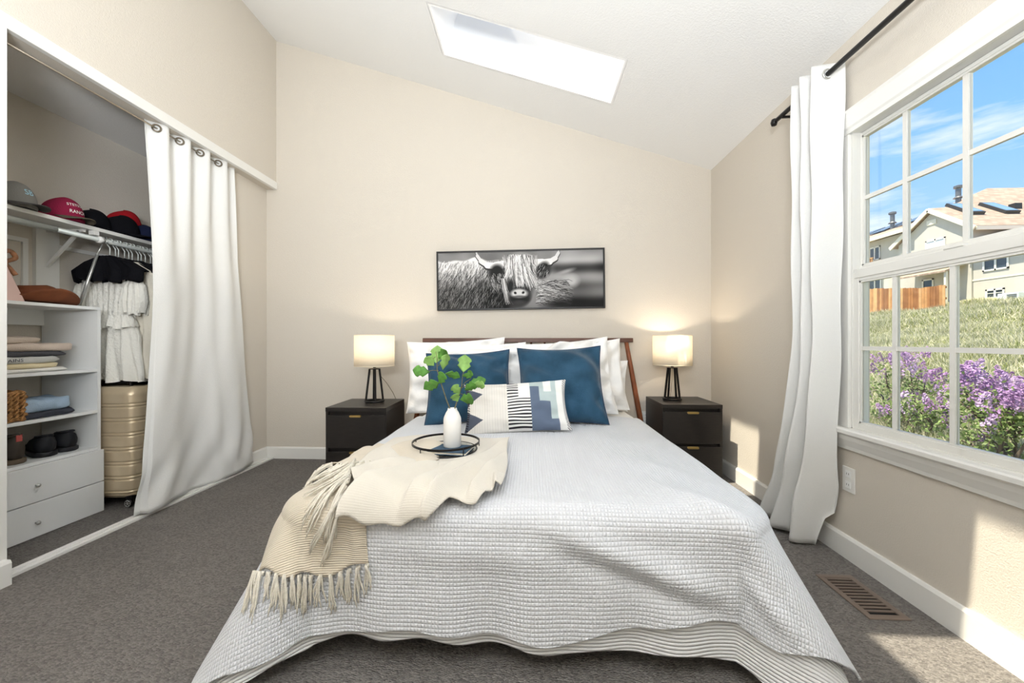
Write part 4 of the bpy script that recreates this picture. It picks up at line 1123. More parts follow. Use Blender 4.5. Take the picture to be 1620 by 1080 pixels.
def folded(name, label, cat, group, x0, x1, y0, y1, z0, z1, mat, seed=1, text=None):
    n, m = 28, 28
    a = np.linspace(0, 2 * PI, n * 2, endpoint=False)
    rows = []
    h = z1 - z0
    ex = 6.0
    cx, cy = (x0 + x1) / 2, (y0 + y1) / 2; hx, hy = (x1 - x0) / 2, (y1 - y0) / 2
    ca, sa = np.cos(a), np.sin(a); rr_ = (np.abs(ca) ** ex + np.abs(sa) ** ex) ** (-1 / ex)
    for k, (q, zz) in enumerate(((0.0, 0.0), (0.9, 0.0), (0.97, 0.12), (1.0, 0.35), (1.0, 0.6), (0.985, 0.82), (0.95, 0.97), (0.7, 1.02), (0.35, 1.0), (0.0, 1.0))):
        wob = 1 + 0.018 * np.sin(a * 5 + seed * 2 + zz * 6) + 0.010 * np.sin(a * 11 + seed)
        X = cx + hx * rr_ * ca * q * wob; Y = cy + hy * rr_ * sa * q * wob
        Z = z0 + h * zz + (0.10 * h * np.sin(X * 38 + seed) * np.sin(Y * 31 + seed * 3) + 0.06 * h * np.sin(Y * 60)) * (zz > 0.5)
        rows.append(np.stack([X, Y, Z], -1))
    o = grid_mesh(name, np.stack(rows, 1), mat, None, wrap_u=True)
    tag(o, label, cat, group)
    if text:
        xf = cx + hx * 1.02
        t2 = on_surface_text(text, M('dark_print', (46, 52, 66), 0.9), o, 0.030, lambda x, y: (xf + 0.004, cy - 0.055 + x, (z0 + z1) / 2 + y * 0.75 + 0.0015 * math.sin(x * 60)))
    return o
x0, x1 = -3.0, -2.725
folded('folded_shirt', 'white folded shirt at the bottom of the upper shelf stack', 'clothes', 'folded clothes on the upper shelf', x0, x1, 1.60, 2.215, 0.891, 0.912, cloth('white_jersey', (232, 230, 224)), 1)
folded('folded_shirt', 'cream folded shirt second from the bottom of the upper shelf stack', 'clothes', 'folded clothes on the upper shelf', x0, x1, 1.60, 2.17, 0.912, 0.940, cloth('cream_jersey', (226, 212, 176)), 2)
folded('folded_shirt', 'pale grey folded shirt with dark lettering in the middle of the stack', 'clothes', 'folded clothes on the upper shelf', x0, x1 + 0.004, 1.60, 2.165, 0.940, 0.976, cloth('pale_grey_jersey', (204, 204, 200)), 3, 'ROCKY MOUNTAINS')
folded('folded_sweater', 'charcoal folded sweater above the lettered shirt', 'clothes', 'folded clothes on the upper shelf', x0, x1, 1.60, 2.20, 0.976, 1.006, cloth('charcoal_knit', (84, 84, 88)), 4)
folded('folded_sweater', 'thick beige folded sweater near the top of the stack', 'clothes', 'folded clothes on the upper shelf', x0, x1, 1.60, 2.24, 1.006, 1.048, cloth('beige_knit', (206, 190, 176)), 5)
folded('folded_sweater', 'rumpled beige sweater topmost on the stack', 'clothes', 'folded clothes on the upper shelf', x0, x1 - 0.03, 1.60, 2.10, 1.048, 1.085, cloth('light_beige_knit', (200, 186, 172)), 6)
folded('folded_jeans', 'dark charcoal folded jeans under the light blue pair', 'clothes', 'folded jeans on the middle shelf', x0, x1 + 0.01, 1.86, 2.235, 0.635, 0.668, cloth('charcoal_denim', (64, 66, 74)), 7)
folded('folded_jeans', 'light blue folded jeans lying on the dark pair', 'clothes', 'folded jeans on the middle shelf', x0, x1, 1.86, 2.225, 0.668, 0.735, cloth('light_denim', (158, 178, 198), var=0.12, vscale=20), 8)
# woven basket
bs = thing('woven_basket', (-2.83, 1.83, 0.635), 'brown woven rope basket on the middle shelf', 'basket')
ROPE = M('seagrass_rope', (168, 122, 74), 0.85, var=0.3, vscale=60, bump=0.6, bscale=150)
bx0, bx1, by0, by1 = -2.99, -2.715, 1.66, 1.972
per = [(bx1, by0), (bx1, by1), (bx0, by1), (bx0, by0)]
for row in range(7):
    z = 0.648 + row * 0.023; pts = []; k = 0
    for s_ in range(4):
        (ax_, ay_), (cx_, cy_) = per[s_], per[(s_ + 1) % 4]
        for i in range(18):
            q = i / 18.0; k += 1
            ox = 0.004 * math.cos(k * PI + row * PI); 
            pts.append((ax_ + (cx_ - ax_) * q + (ox if s_ in (0, 2) else 0), ay_ + (cy_ - ay_) * q + (ox if s_ in (1, 3) else 0), z + 0.004 * math.sin(k * PI / 2 + row)))
    MB().tube(pts, 0.0125, 6, closed=True).build('rope_row', ROPE, bs, True)
for i in range(12):
    y = by0 + 0.015 + i * (by1 - by0 - 0.03) / 11
    for row in range(6):
        MB().tube([(bx1 + 0.010, y - 0.010, 0.648 + row * 0.023), (bx1 + 0.014, y, 0.660 + row * 0.023), (bx1 + 0.010, y + 0.010, 0.672 + row * 0.023)], 0.0058, 5).build('strand', ROPE, bs, True)
MB().box(bx0 + 0.01, bx1 - 0.01, by0 + 0.01, by1 - 0.01, 0.636, 0.645).build('base', ROPE, bs)
folded('leather_pouch', 'brown leather pouch inside the woven basket', 'pouch', None, bx0 + 0.03, bx1 - 0.03, by0 + 0.03, by1 - 0.03, 0.647, 0.82, M('tan_leather', (150, 92, 52), 0.5), 9)
# shoes, heels towards the room
def shoe(loc, rz, label, upper, sole, group, H=0.10, L=0.27, tab=None):
    t = thing('shoe', loc, label, 'shoe', group, rz)
    n, m = 22, 20
    P = np.zeros((n, m, 3)); S_ = np.zeros((n, m, 3))
    for i in range(n):
        q = i / (n - 1)          # 0 heel .. 1 toe, heel at +x
        x = -L * q
        wd = 0.040 + 0.014 * math.sin(min(q * 1.3, 1) * PI * 0.75) if q < 0.9 else 0.050 * math.sqrt(max(0.02, 1 - ((q - 0.9) / 0.105) ** 2))
        wd *= min(1.0, (q + 0.02) / 0.10) ** 0.4
        ht = (H if q < 0.32 else H - (H - 0.052) * min(1, (q - 0.32) / 0.40)) * (1 if q < 0.9 else math.sqrt(max(0.03, 1 - ((q - 0.9) / 0.105) ** 2)))
        for j in range(m):
            a = 2 * PI * j / m; cs, sn = math.cos(a), math.sin(a)
            k = 0.75 if sn > 0 and q < 0.35 else 1.0
            P[i, j] = (x, wd * np.sign(cs) * abs(cs) ** 0.6 * (1 - 0.30 * max(0, sn) * (q < 0.4)), 0.022 + (ht - 0.022) * (0.5 + 0.5 * np.sign(sn) * abs(sn) ** 0.6))
            S_[i, j] = (x * 1.02 + 0.004, wd * 1.10 * np.sign(cs) * abs(cs) ** 0.35, 0.013 + 0.013 * np.sign(sn) * abs(sn) ** 0.35)
    cl = lambda A: np.concatenate([A[:1].mean(1, keepdims=True).repeat(A.shape[1], 1), A, A[-1:].mean(1, keepdims=True).repeat(A.shape[1], 1)], 0).swapaxes(0, 1)
    up = grid_mesh('upper', cl(P), upper, t, wrap_u=True, local=True)
    grid_mesh('sole', cl(S_), sole, t, wrap_u=True, local=True)
    n2 = 20
    MB().tube([(-0.055 + 0.052 * math.cos(2 * PI * k / n2), 0.030 * math.sin(2 * PI * k / n2), H - 0.004 + 0.008 * math.cos(2 * PI * k / n2)) for k in range(n2)], 0.008, 7, closed=True).build('collar', upper, t, True, local=True)
    for k in range(4):
        x = -0.115 - 0.022 * k; z = H - 0.012 - 0.011 * k
        MB().tube([(x, -0.024, z - 0.006), (x - 0.008, 0, z + 0.004), (x, 0.024, z - 0.006)], 0.0032, 5).build('lace', sole if tab else BLKC, t, True, local=True)
    if tab:
        MB().box(-0.001, 0.004, -0.012, 0.012, H - 0.03, H + 0.004).build('heel_tab', tab, t, local=True)
    return t
OLIVE = M('dark_olive_leather', (62, 54, 46), 0.6, var=0.2, vscale=20); OSOLE = M('brown_rubber', (98, 84, 68), 0.7)
TABR = M('red_white_tab', (190, 90, 84), 0.7); BLKL = M('black_suede', (22, 23, 28), 0.7, var=0.2, vscale=30); BSOLE = M('black_rubber', (28, 28, 32), 0.6)
shoe((-2.735, 1.855, 0.406), 0.05, 'brown high-top shoe at the left end of the shoe shelf', OLIVE, OSOLE, 'shoes on the shelf', 0.145, tab=TABR)
shoe((-2.735, 1.965, 0.406), -0.03, 'brown high-top shoe beside the black pair', OLIVE, OSOLE, 'shoes on the shelf', 0.150, tab=TABR)
shoe((-2.745, 2.09, 0.406), R_(-30), 'black shoe next to the brown shoes', BLKL, BSOLE, 'shoes on the shelf', 0.115)
shoe((-2.745, 2.21, 0.406), R_(-12), 'black shoe by the right panel of the shoe shelf', BLKL, BSOLE, 'shoes on the shelf', 0.115)
# cowboy hat and pink bag on the unit
hat = thing('cowboy_hat', (-2.86, 2.135, 1.274), 'brown felt cowboy hat lying on top of the shelf tower', 'hat')
FELT = M('brown_felt', (118, 66, 38), 0.85, var=0.15, vscale=15)
n, m = 40, 10
B = np.zeros((n, m, 3))
for i in range(n):
    a = 2 * PI * i / n
    for j in range(m):
        q = j / (m - 1); rx = 0.075 + 0.075 * q; ry = 0.095 + 0.085 * q
        B[i, j] = (-2.86 + rx * math.cos(a), 2.135 + ry * math.sin(a), 1.290 + 0.075 * q ** 2 * abs(math.cos(a)) ** 1.5 - 0.012 * q * abs(math.sin(a)))
grid_mesh('brim', B, FELT, hat, wrap_u=True, solid=0.004)
Cn = np.zeros((n, 12, 3))
for i in range(n):
    a = 2 * PI * i / n
    for j in range(12):
        q = j / 11; k = 1 - 0.25 * q if q < 0.8 else (0.80) * (1 - ((q - 0.8) / 0.2) ** 2 * 1.0)
        z = 1.288 + 0.10 * min(q / 0.8, 1) - 0.022 * max(0, (q - 0.8) / 0.2) - 0.012 * abs(math.sin(a)) * (q > 0.5)
        Cn[i, j] = (-2.86 + 0.078 * k * math.cos(a), 2.135 + 0.098 * k * math.sin(a), z)
grid_mesh('crown', Cn, FELT, hat, wrap_u=True)
MB().tube([(-2.86 + 0.077 * math.cos(2 * PI * k / 32), 2.135 + 0.097 * math.sin(2 * PI * k / 32), 1.300) for k in range(32)], 0.005, 6, closed=True).build('hat_band', M('dark_leather', (58, 34, 22), 0.6), hat, True)
bag = thing('handbag', (-2.85, 1.955, 1.274), 'pale pink handbag with a brown scarf tied to it on the shelf tower', 'bag')
MB().hexa([(-2.92, 1.86, 1.274), (-2.76, 1.86, 1.274), (-2.76, 2.015, 1.274), (-2.92, 2.015, 1.274), (-2.88, 1.88, 1.47), (-2.80, 1.88, 1.47), (-2.80, 1.965, 1.47), (-2.88, 1.965, 1.47)]).build('body', M('pink_leather', (222, 190, 180), 0.5), bag, bevel=0.008)
MB().tube(spline([(-2.84, 1.885, 1.465), (-2.84, 1.895, 1.53), (-2.84, 1.925, 1.555), (-2.84, 1.955, 1.53), (-2.84, 1.962, 1.465)]), 0.006, 8).build('handle', M('dark_leather', (58, 34, 22), 0.6), bag, True)
MB().tube(spline([(-2.83, 1.955, 1.53), (-2.815, 1.985, 1.55), (-2.81, 2.005, 1.515), (-2.82, 1.97, 1.485), (-2.81, 1.985, 1.45), (-2.80, 2.0, 1.42)]), 0.011, 8).build('scarf', M('brown_scarf', (150, 104, 74), 0.7, var=0.4, vscale=40), bag, True)

# hangers and clothes
def hanger(y, tilt=0.0):
    t = thing('clothes_hanger', (-2.775, y, 1.70), 'black hanger with silver hook on the clothes rail', 'hanger', 'hangers on the clothes rail')
    x0 = -2.775
    MB().tube([(x0, y, 1.615), (x0, y, 1.675), (x0 - 0.02, y, 1.703), (x0 - 0.021, y, 1.722), (x0 - 0.004, y, 1.737), (x0 + 0.014, y, 1.733), (x0 + 0.021, y, 1.718)], 0.0036, 6).build('hook', RAILM, t, True)
    MB().tube([(x0 - 0.21, y, 1.530), (x0 - 0.10, y, 1.590), (x0, y, 1.622), (x0 + 0.10, y, 1.590), (x0 + 0.21, y, 1.530)], [0.006, 0.008, 0.008, 0.008, 0.006], 6).tube([(x0 - 0.20, y, 1.531), (x0 + 0.20, y, 1.531)], 0.005, 6).build('body', BLKC, t, True)
    return t
for k in range(15):
    hanger(2.455 + k * 0.030 + 0.006 * math.sin(k * 2.3))
def garment(name, label, y, prof, mat, fold=0.012, nf=7, seed=0, xoff=0.0, thick=0.02, cat='clothes'):
    """prof: list of (z, half width, thickness); hangs across the rail"""
    n = 120; a = np.linspace(0, 2 * PI, n, endpoint=False)
    zs = np.array([p[0] for p in prof]); zz = np.linspace(zs[0], zs[-1], 40)
    o = np.argsort(zs)
    hw = np.interp(zz, zs[o], np.array([p[1] for p in prof])[o]); th = np.interp(zz, zs[o], np.array([p[2] for p in prof])[o])
    A, Z = np.meshgrid(a, zz, indexing='ij'); HW = np.broadcast_to(hw, A.shape); TH = np.broadcast_to(th, A.shape)
    down = np.clip((zs[0] - Z) / max(0.05, zs[0] - zs[-1]), 0, 1)
    wav = fold * (0.3 + down) * (np.sin(np.cos(A) * nf * 2.2 + seed) + 0.6 * np.sin(np.cos(A) * nf * 4.1 + seed * 2 + Z * 9))
    X = -2.775 + xoff + HW * np.cos(A) * (1 + 0.03 * np.sin(Z * 21 + seed)); Y = y + TH * np.sign(np.sin(A)) * np.abs(np.sin(A)) ** 0.7 + wav
    Z = Z + 0.010 * np.sin(np.cos(A) * 9 + seed) * down
    g = grid_mesh(name, np.stack([X, Y, Z], -1), mat, None, wrap_u=True)
    return tag(g, label, cat, 'clothes on the rail')
WHT = M('white_eyelet_cotton', (228, 226, 218), 0.9, bump=0.7, bscale=70, sheen=0.1)
FLOR = M('blue_floral_cotton', (70, 132, 160), 0.9, col2=(150, 190, 196), vscale=55)
garment('black_crop_shirt', 'black crop top on the first hanger of the rail', 2.435, [(1.620, 0.05, 0.014), (1.585, 0.15, 0.022), (1.53, 0.235, 0.028), (1.46, 0.225, 0.030), (1.45, 0.20, 0.026)], BLKC, 0.010, 6, 1, 0.0)
wdr = thing('white_dress', (-2.79, 2.485, 1.1), 'short white eyelet dress hanging in front above the suitcase', 'clothes', 'clothes on the rail')
def sub_garment(name, *a, **k):
    g = garment(name, '', *a, **k)
    for key in ('label', 'category', 'group'):
        if key in g: del g[key]
    g.parent = wdr; g.location = -wdr.location
    return g
sub_garment('bodice', 2.485, [(1.475, 0.15, 0.02), (1.44, 0.175, 0.03), (1.30, 0.155, 0.032), (1.19, 0.145, 0.03)], WHT, 0.012, 12, 2, -0.015)
sub_garment('skirt', 2.485, [(1.20, 0.150, 0.03), (1.10, 0.185, 0.036), (0.95, 0.205, 0.042), (0.80, 0.215, 0.045)], WHT, 0.016, 6, 3, -0.015)
sub_garment('sleeve', 2.478, [(1.47, 0.035, 0.02), (1.43, 0.070, 0.035), (1.34, 0.085, 0.042), (1.27, 0.070, 0.036)], WHT, 0.010, 6, 4, -0.175)
sub_garment('sleeve', 2.478, [(1.47, 0.035, 0.02), (1.43, 0.070, 0.035), (1.32, 0.080, 0.042), (1.24, 0.066, 0.036)], WHT, 0.010, 6, 5, 0.150)
sub_garment('ruffle', 2.470, [(1.235, 0.150, 0.032), (1.20, 0.175, 0.038), (1.15, 0.195, 0.044)], WHT, 0.012, 11, 6, -0.015)
MB().box(-2.90, -2.885, 2.455, 2.46, 1.45, 1.56).box(-2.69, -2.675, 2.455, 2.46, 1.45, 1.56).build('strap', WHT, wdr)
garment('cream_blouse', 'cream ruffled blouse hanging behind the white dress', 2.545, [(1.60, 0.10, 0.02), (1.54, 0.20, 0.03), (1.35, 0.235, 0.04), (1.10, 0.23, 0.04), (0.82, 0.24, 0.045)], M('cream_cotton', (214, 208, 194), 0.9, bump=0.5, bscale=60), 0.014, 8, 3, 0.0)
garment('black_dress', 'black dress hanging behind the cream blouse', 2.605, [(1.62, 0.06, 0.02), (1.55, 0.21, 0.03), (1.20, 0.23, 0.035), (0.82, 0.24, 0.04)], BLKC, 0.012, 6, 4, 0.01)
garment('blue_dress', 'blue floral dress hanging near the curtain edge', 2.665, [(1.60, 0.10, 0.02), (1.52, 0.22, 0.03), (1.30, 0.26, 0.05), (0.86, 0.26, 0.05)], FLOR, 0.016, 7, 5, 0.03)
garment('tan_skirt', 'tan skirt hanging beyond the blue dress', 2.735, [(1.56, 0.18, 0.02), (1.30, 0.27, 0.035), (0.86, 0.28, 0.045)], cloth('tan_cotton', (150, 116, 88)), 0.014, 6, 6, 0.0)
garment('dark_coat', 'long dark coat at the far end of the rail', 2.83, [(1.62, 0.06, 0.03), (1.55, 0.22, 0.04), (1.20, 0.24, 0.05), (0.70, 0.25, 0.05)], NAVYC, 0.012, 6, 7, 0.0)

# suitcase
sc_ = thing('suitcase', (-2.75, 2.49, 0), 'champagne ribbed hard-shell suitcase standing under the dresses', 'suitcase')
CHAMP = M('champagne_polycarbonate', (206, 188, 158), 0.32, metal=0.35, spec=0.5)
SXa, SXb, SYa, SYb, SZa, SZb = -2.985, -2.525, 2.352, 2.61, 0.062, 0.765
nz_, na = 240, 64
zz = np.linspace(0, 1, nz_); rows = []
a = np.linspace(0, 2 * PI, na, endpoint=False); ex = 5.0; ca, sa = np.cos(a), np.sin(a); rr_ = (np.abs(ca) ** ex + np.abs(sa) ** ex) ** (-1 / ex)
for q in zz:
    e_ = 1 - 0.22 * max(0, 1 - q / 0.07) ** 2 - 0.22 * max(0, 1 - (1 - q) / 0.07) ** 2
    z = SZa + (SZb - SZa) * q
    g_ = 0.0
    for k in range(7):
        zr = 0.10 + 0.092 * k
        for d in (-0.010, 0.010):
            g_ -= 0.0060 * math.exp(-((z - zr - d) / 0.0045) ** 2)
    hx, hy = (SXb - SXa) / 2 * (1 - (1 - e_) * 0.5) + g_, (SYb - SYa) / 2 * e_ + g_
    rows.append(np.stack([(SXa + SXb) / 2 + hx * rr_ * ca, (SYa + SYb) / 2 + hy * rr_ * sa, z + 0 * a], -1))
P = np.stack(rows, 1)
P = np.concatenate([P[:, :1] * 0 + P[:, :1].mean(0, keepdims=True), P, P[:, -1:] * 0 + P[:, -1:].mean(0, keepdims=True)], 1)
grid_mesh('shell', P, CHAMP, sc_, wrap_u=True)
MB().tube([(-2.85, 2.48, 0.765), (-2.84, 2.48, 0.79), (-2.66, 2.48, 0.79), (-2.65, 2.48, 0.765)], 0.010, 8).build('carry_handle', BLACKM, sc_, True)
for x, y in ((-2.94, 2.40), (-2.57, 2.40), (-2.94, 2.56), (-2.57, 2.56)):
    wl = MB().lathe([(0.0, -0.010), (0.022, -0.010), (0.026, -0.006), (0.026, 0.006), (0.022, 0.010), (0, 0.010)], 20).xform(Matrix.Translation((x, y - 0.012, 0.0265)) @ Matrix.Rotation(PI / 2, 4, 'X')).build('wheel', BLACKM, sc_)
    MB().box(x - 0.022, x + 0.022, y - 0.018, y + 0.02, 0.045, 0.075).build('caster', BLACKM, sc_, bevel=0.004)
    hub = MB()
    for k in range(6):
        a_ = 2 * PI * k / 6
        hub.bar((x, y - 0.0225, 0.0265), (x + 0.018 * math.cos(a_), y - 0.0225, 0.0265 + 0.018 * math.sin(a_)), 0.004, 0.002, up=(0, 1, 0))
    hub.tube([(x + 0.019 * math.cos(2 * PI * k / 18), y - 0.0225, 0.0265 + 0.019 * math.sin(2 * PI * k / 18)) for k in range(18)], 0.0025, 5, closed=True)
    hub.build('spokes', STEEL, wl)

# invented flush ceiling lamp, added unseen behind the camera to explain the fill
cl = thing('added_ceiling_lamp', (-0.4, -0.7, zc(-0.4)), 'added flush round glass ceiling lamp, unseen behind the viewpoint', 'lamp')
MB().lathe([(0.0, 0.0), (0.17, 0.0), (0.175, -0.02), (0.17, -0.03), (0, -0.03)], 32, (-0.4, -0.7, zc(-0.4) + 0.02)).build('base', STEEL, cl, True)
MB().lathe([(0.165, -0.03), (0.15, -0.07), (0.10, -0.10), (0.0, -0.11)], 32, (-0.4, -0.7, zc(-0.4) + 0.02)).build('glass_dome', M('opal_glass', (255, 250, 240), 0.4, emit=(255, 244, 228), estr=3.0), cl, True)
# ------------------------------------------------------------------ outside: hillside, lilacs, fence, houses
def gz_(x, y):
    return -0.30 + 0.172 * (x - 2.0) + 0.10 * np.sin(x * 0.6 + y * 0.35) * np.clip((x - 3) / 4, 0, 1)
HILL = M('dry_grass_soil', (158, 154, 110), 0.95, col2=(184, 180, 142), vscale=1.6, bump=1.0, bscale=9)
gx, gy = np.meshgrid(np.linspace(1.72, 60, 120), np.linspace(-25, 60, 150), indexing='ij')
hill = grid_mesh('ground', np.stack([gx, gy, gz_(gx, gy)], -1), HILL); hill['kind'] = 'structure'
# grass blades
def blades(n, seed, name, label, mat, xr, hmin, hmax, wd):
    r = np.random.default_rng(seed)
    x = xr[0] + (xr[1] - xr[0]) * r.random(n) ** 1.4
    y = x * (0.80 + 0.55 * r.random(n))
    cl = np.sin(x * 2.1 + y * 1.3) + np.sin(x * 0.9 - y * 2.0 + 2)
    h = (hmin + (hmax - hmin) * r.random(n)) * (1 + 0.25 * cl) * (0.8 + x * 0.035)
    w = wd * (0.7 + 0.6 * r.random(n)) * (0.6 + x * 0.10)
    a = r.random(n) * 2 * PI; ca, sa = np.cos(a), np.sin(a)
    z = gz_(x, y) - 0.01
    lx, ly = 0.45 * h * r.standard_normal(n), 0.45 * h * r.standard_normal(n)
    V = np.empty((n, 3, 3))
    V[:, 0] = np.stack([x - ca * w, y - sa * w, z], -1); V[:, 1] = np.stack([x + ca * w, y + sa * w, z], -1); V[:, 2] = np.stack([x + lx, y + ly, z + h], -1)
    me = bpy.data.meshes.new(name); me.vertices.add(3 * n); me.vertices.foreach_set('co', V.ravel())
    me.loops.add(3 * n); me.loops.foreach_set('vertex_index', np.arange(3 * n, dtype=np.int32)); me.polygons.add(n); me.polygons.foreach_set('loop_start', np.arange(0, 3 * n, 3, dtype=np.int32)); me.update(calc_edges=True)
    o = finish(me, name, mat, None, False)
    return tag(o, label, 'grass', None, 'stuff')
blades(75000, 1, 'green_grass', 'green grass growing over the hillside outside the window', M('grass_green', (148, 156, 96), 0.9, transl=0.3, var=0.25, vscale=3), (2.6, 20), 0.05, 0.16, 0.010)
blades(75000, 2, 'dry_grass', 'pale dry grass standing among the green on the hillside', M('grass_straw', (206, 202, 172), 0.9, transl=0.3, var=0.2, vscale=2), (2.6, 20), 0.06, 0.20, 0.009)

# lilac shrubs
BARK = M('lilac_bark', (96, 84, 74), 0.9, var=0.2, vscale=20)
LLEAF = M('lilac_leaf', (132, 152, 92), 0.6, transl=0.35, var=0.3, vscale=8)
LIL = M('lilac_flower', (174, 140, 184), 0.8, transl=0.25, var=0.25, vscale=25)
LIL2 = M('lilac_flower_pale', (200, 176, 208), 0.8, transl=0.25, var=0.25, vscale=25)
def panicle_mesh(name, mat, seed):
    r = random.Random(seed); mb = MB()
    for k in range(64):
        q = r.random() ** 0.8; a = r.uniform(0, 2 * PI); rad = 0.040 * (1 - q) ** 0.7 + 0.004
        cx, cy, cz = rad * math.cos(a), rad * math.sin(a), 0.13 * q
        s = r.uniform(0.008, 0.013); u = Vector((r.gauss(0, 1), r.gauss(0, 1), r.gauss(0, 1))).normalized(); v = u.orthogonal().normalized(); c_ = Vector((cx, cy, cz))
        mb.poly([c_ - u * s, c_ - v * s, c_ + u * s, c_ + v * s])
    me = bpy.data.meshes.new(name); me.from_pydata(mb.v, [], mb.f); me.materials.append(mat); me.update()
    return me
PAN = [panicle_mesh('panicle', LIL, 1), panicle_mesh('panicle', LIL2, 2), panicle_mesh('panicle', LIL, 3)]
def leaves(name, pts, n_per, spread, size, mat, parent, seed):
    r = np.random.default_rng(seed); pts = np.array(pts); n = len(pts) * n_per
    c = np.repeat(pts, n_per, 0) + r.normal(0, spread, (n, 3))
    u = r.normal(0, 1, (n, 3)); u /= np.linalg.norm(u, axis=1, keepdims=True); v = np.cross(u, r.normal(0, 1, (n, 3))); v /= np.linalg.norm(v, axis=1, keepdims=True)
    s = size * (0.6 + 0.7 * r.random(n))[:, None]
    V = np.stack([c - u * s, c - v * s * 0.55, c + u * s, c + v * s * 0.55], 1)
    me = bpy.data.meshes.new(name); me.vertices.add(4 * n); me.vertices.foreach_set('co', V.ravel())
    me.loops.add(4 * n); me.loops.foreach_set('vertex_index', np.arange(4 * n, dtype=np.int32)); me.polygons.add(n); me.polygons.foreach_set('loop_start', np.arange(0, 4 * n, 4, dtype=np.int32)); me.update(calc_edges=True)
    o = finish(me, name, mat, parent, False); o['kind'] = 'stuff'; return o
def lilac(label, root, tips, flowers, seed, nleaf, leafsize):
    t = thing('lilac_bush', root, label, 'bush', 'lilac bushes outside the window')
    r = random.Random(seed); pts = []
    for tp in tips:
        m1 = Vector(root).lerp(Vector(tp), 0.4) + Vector((r.uniform(-.1, .1), r.uniform(-.1, .1), -0.05)); m2 = Vector(root).lerp(Vector(tp), 0.75) + Vector((r.uniform(-.08, .08), r.uniform(-.08, .08), 0.02))
        MB().tube([root, m1, m2, tp], [0.016, 0.012, 0.008, 0.004], 6).build('branch', BARK, t, True)
        pts += [m1.lerp(m2, 0.6), m2, m2.lerp(Vector(tp), 0.5), Vector(tp)]
        for _ in range(3):
            e_ = m2 + Vector((r.uniform(-.16, .16), r.uniform(-.16, .16), r.uniform(-0.04, .16)))
            MB().tube([m1.lerp(m2, r.uniform(0.3, 1)), e_], [0.006, 0.003], 5).build('branch', BARK, t, True); pts.append(e_)
    leaves('foliage', [tuple(p) for p in pts], nleaf, 0.075, leafsize, LLEAF, t, seed)
    off = Vector(root)
    for k, (x, y, z) in enumerate(flowers):
        o = bpy.data.objects.new('flower_panicle', PAN[k % 3]); COL.objects.link(o); o.parent = t
        o.location = Vector((x, y, z)) - off; s = r.uniform(0.7, 1.15); o.scale = (s, s, s); o.rotation_euler = (r.uniform(-0.7, 0.7), r.uniform(-0.7, 0.7), r.uniform(0, 6))
    return t
def at_x(px, py, x):
    c_, s_ = math.cos(YAW), math.sin(YAW); a = (px - 810) / F_PX; d = (a * c_ - s_, a * s_ + c_, -(py - 540) / F_PX); k = x / d[0]
    return (x, d[1] * k, CAM_H + d[2] * k)
def spray(specs, seed):
    r = random.Random(seed); out = []
    for px, py, sx, sy, n, x in specs:
        for _ in range(int(n * 0.52 + 0.5)):
            out.append(at_x(px + r.gauss(0, sx), py + r.gauss(0, sy), x + r.uniform(-0.25, 0.25)))
    return out
fl1 = spray([(1440, 572, 14, 8, 22, 4.3), (1402, 580, 14, 9, 16, 4.2), (1463, 590, 9, 9, 14, 4.3), (1380, 600, 10, 12, 8, 4.2), (1428, 595, 8, 8, 6, 4.2), (1405, 655, 16, 7, 9, 4.0), (1430, 628, 9, 6, 7, 4.1), (1490, 628, 12, 9, 12, 4.2), (1480, 650, 14, 9, 9, 4.1), (1450, 612, 14, 14, 8, 4.3), (1500, 665, 8, 8, 7, 4.0), (1440, 670, 12, 8, 5, 4.0)], 4)
tips1 = [at_x(px, py, x) for px, py, x in ((1440, 580, 4.3), (1402, 588, 4.2), (1465, 598, 4.3), (1378, 610, 4.2), (1405, 655, 4.0), (1490, 635, 4.2), (1480, 655, 4.1), (1432, 635, 4.1), (1375, 655, 4.1), (1425, 665, 4.0), (1502, 668, 4.0))]
lilac('thin lilac bush with scattered purple flowers behind the left panes', (4.15, 4.35, float(gz_(4.15, 4.35)) - 0.02), tips1, fl1, 5, 24, 0.022)
fl2 = spray([(1545, 595, 14, 7, 24, 4.0), (1565, 612, 16, 10, 26, 4.0), (1528, 612, 8, 8, 10, 4.0), (1600, 632, 14, 12, 30, 3.9), (1580, 645, 16, 10, 24, 3.8), (1618, 640, 10, 16, 18, 3.9), (1545, 640, 10, 8, 10, 3.9), (1530, 690, 16, 8, 9, 3.7), (1640, 640, 14, 18, 20, 3.9), (1556, 670, 8, 5, 4, 3.8)], 8)
tips2 = [at_x(px, py, x) for px, py, x in ((1545, 600, 4.0), (1565, 618, 4.0), (1528, 620, 4.0), (1600, 640, 3.9), (1580, 650, 3.8), (1618, 650, 3.9), (1640, 650, 3.9), (1548, 645, 3.9), (1600, 675, 3.8), (1530, 690, 3.7))]
lilac('dense lilac bush heavy with purple flowers behind the right panes', (3.85, 3.25, float(gz_(3.85, 3.25)) - 0.02), tips2, fl2, 6, 22, 0.022)

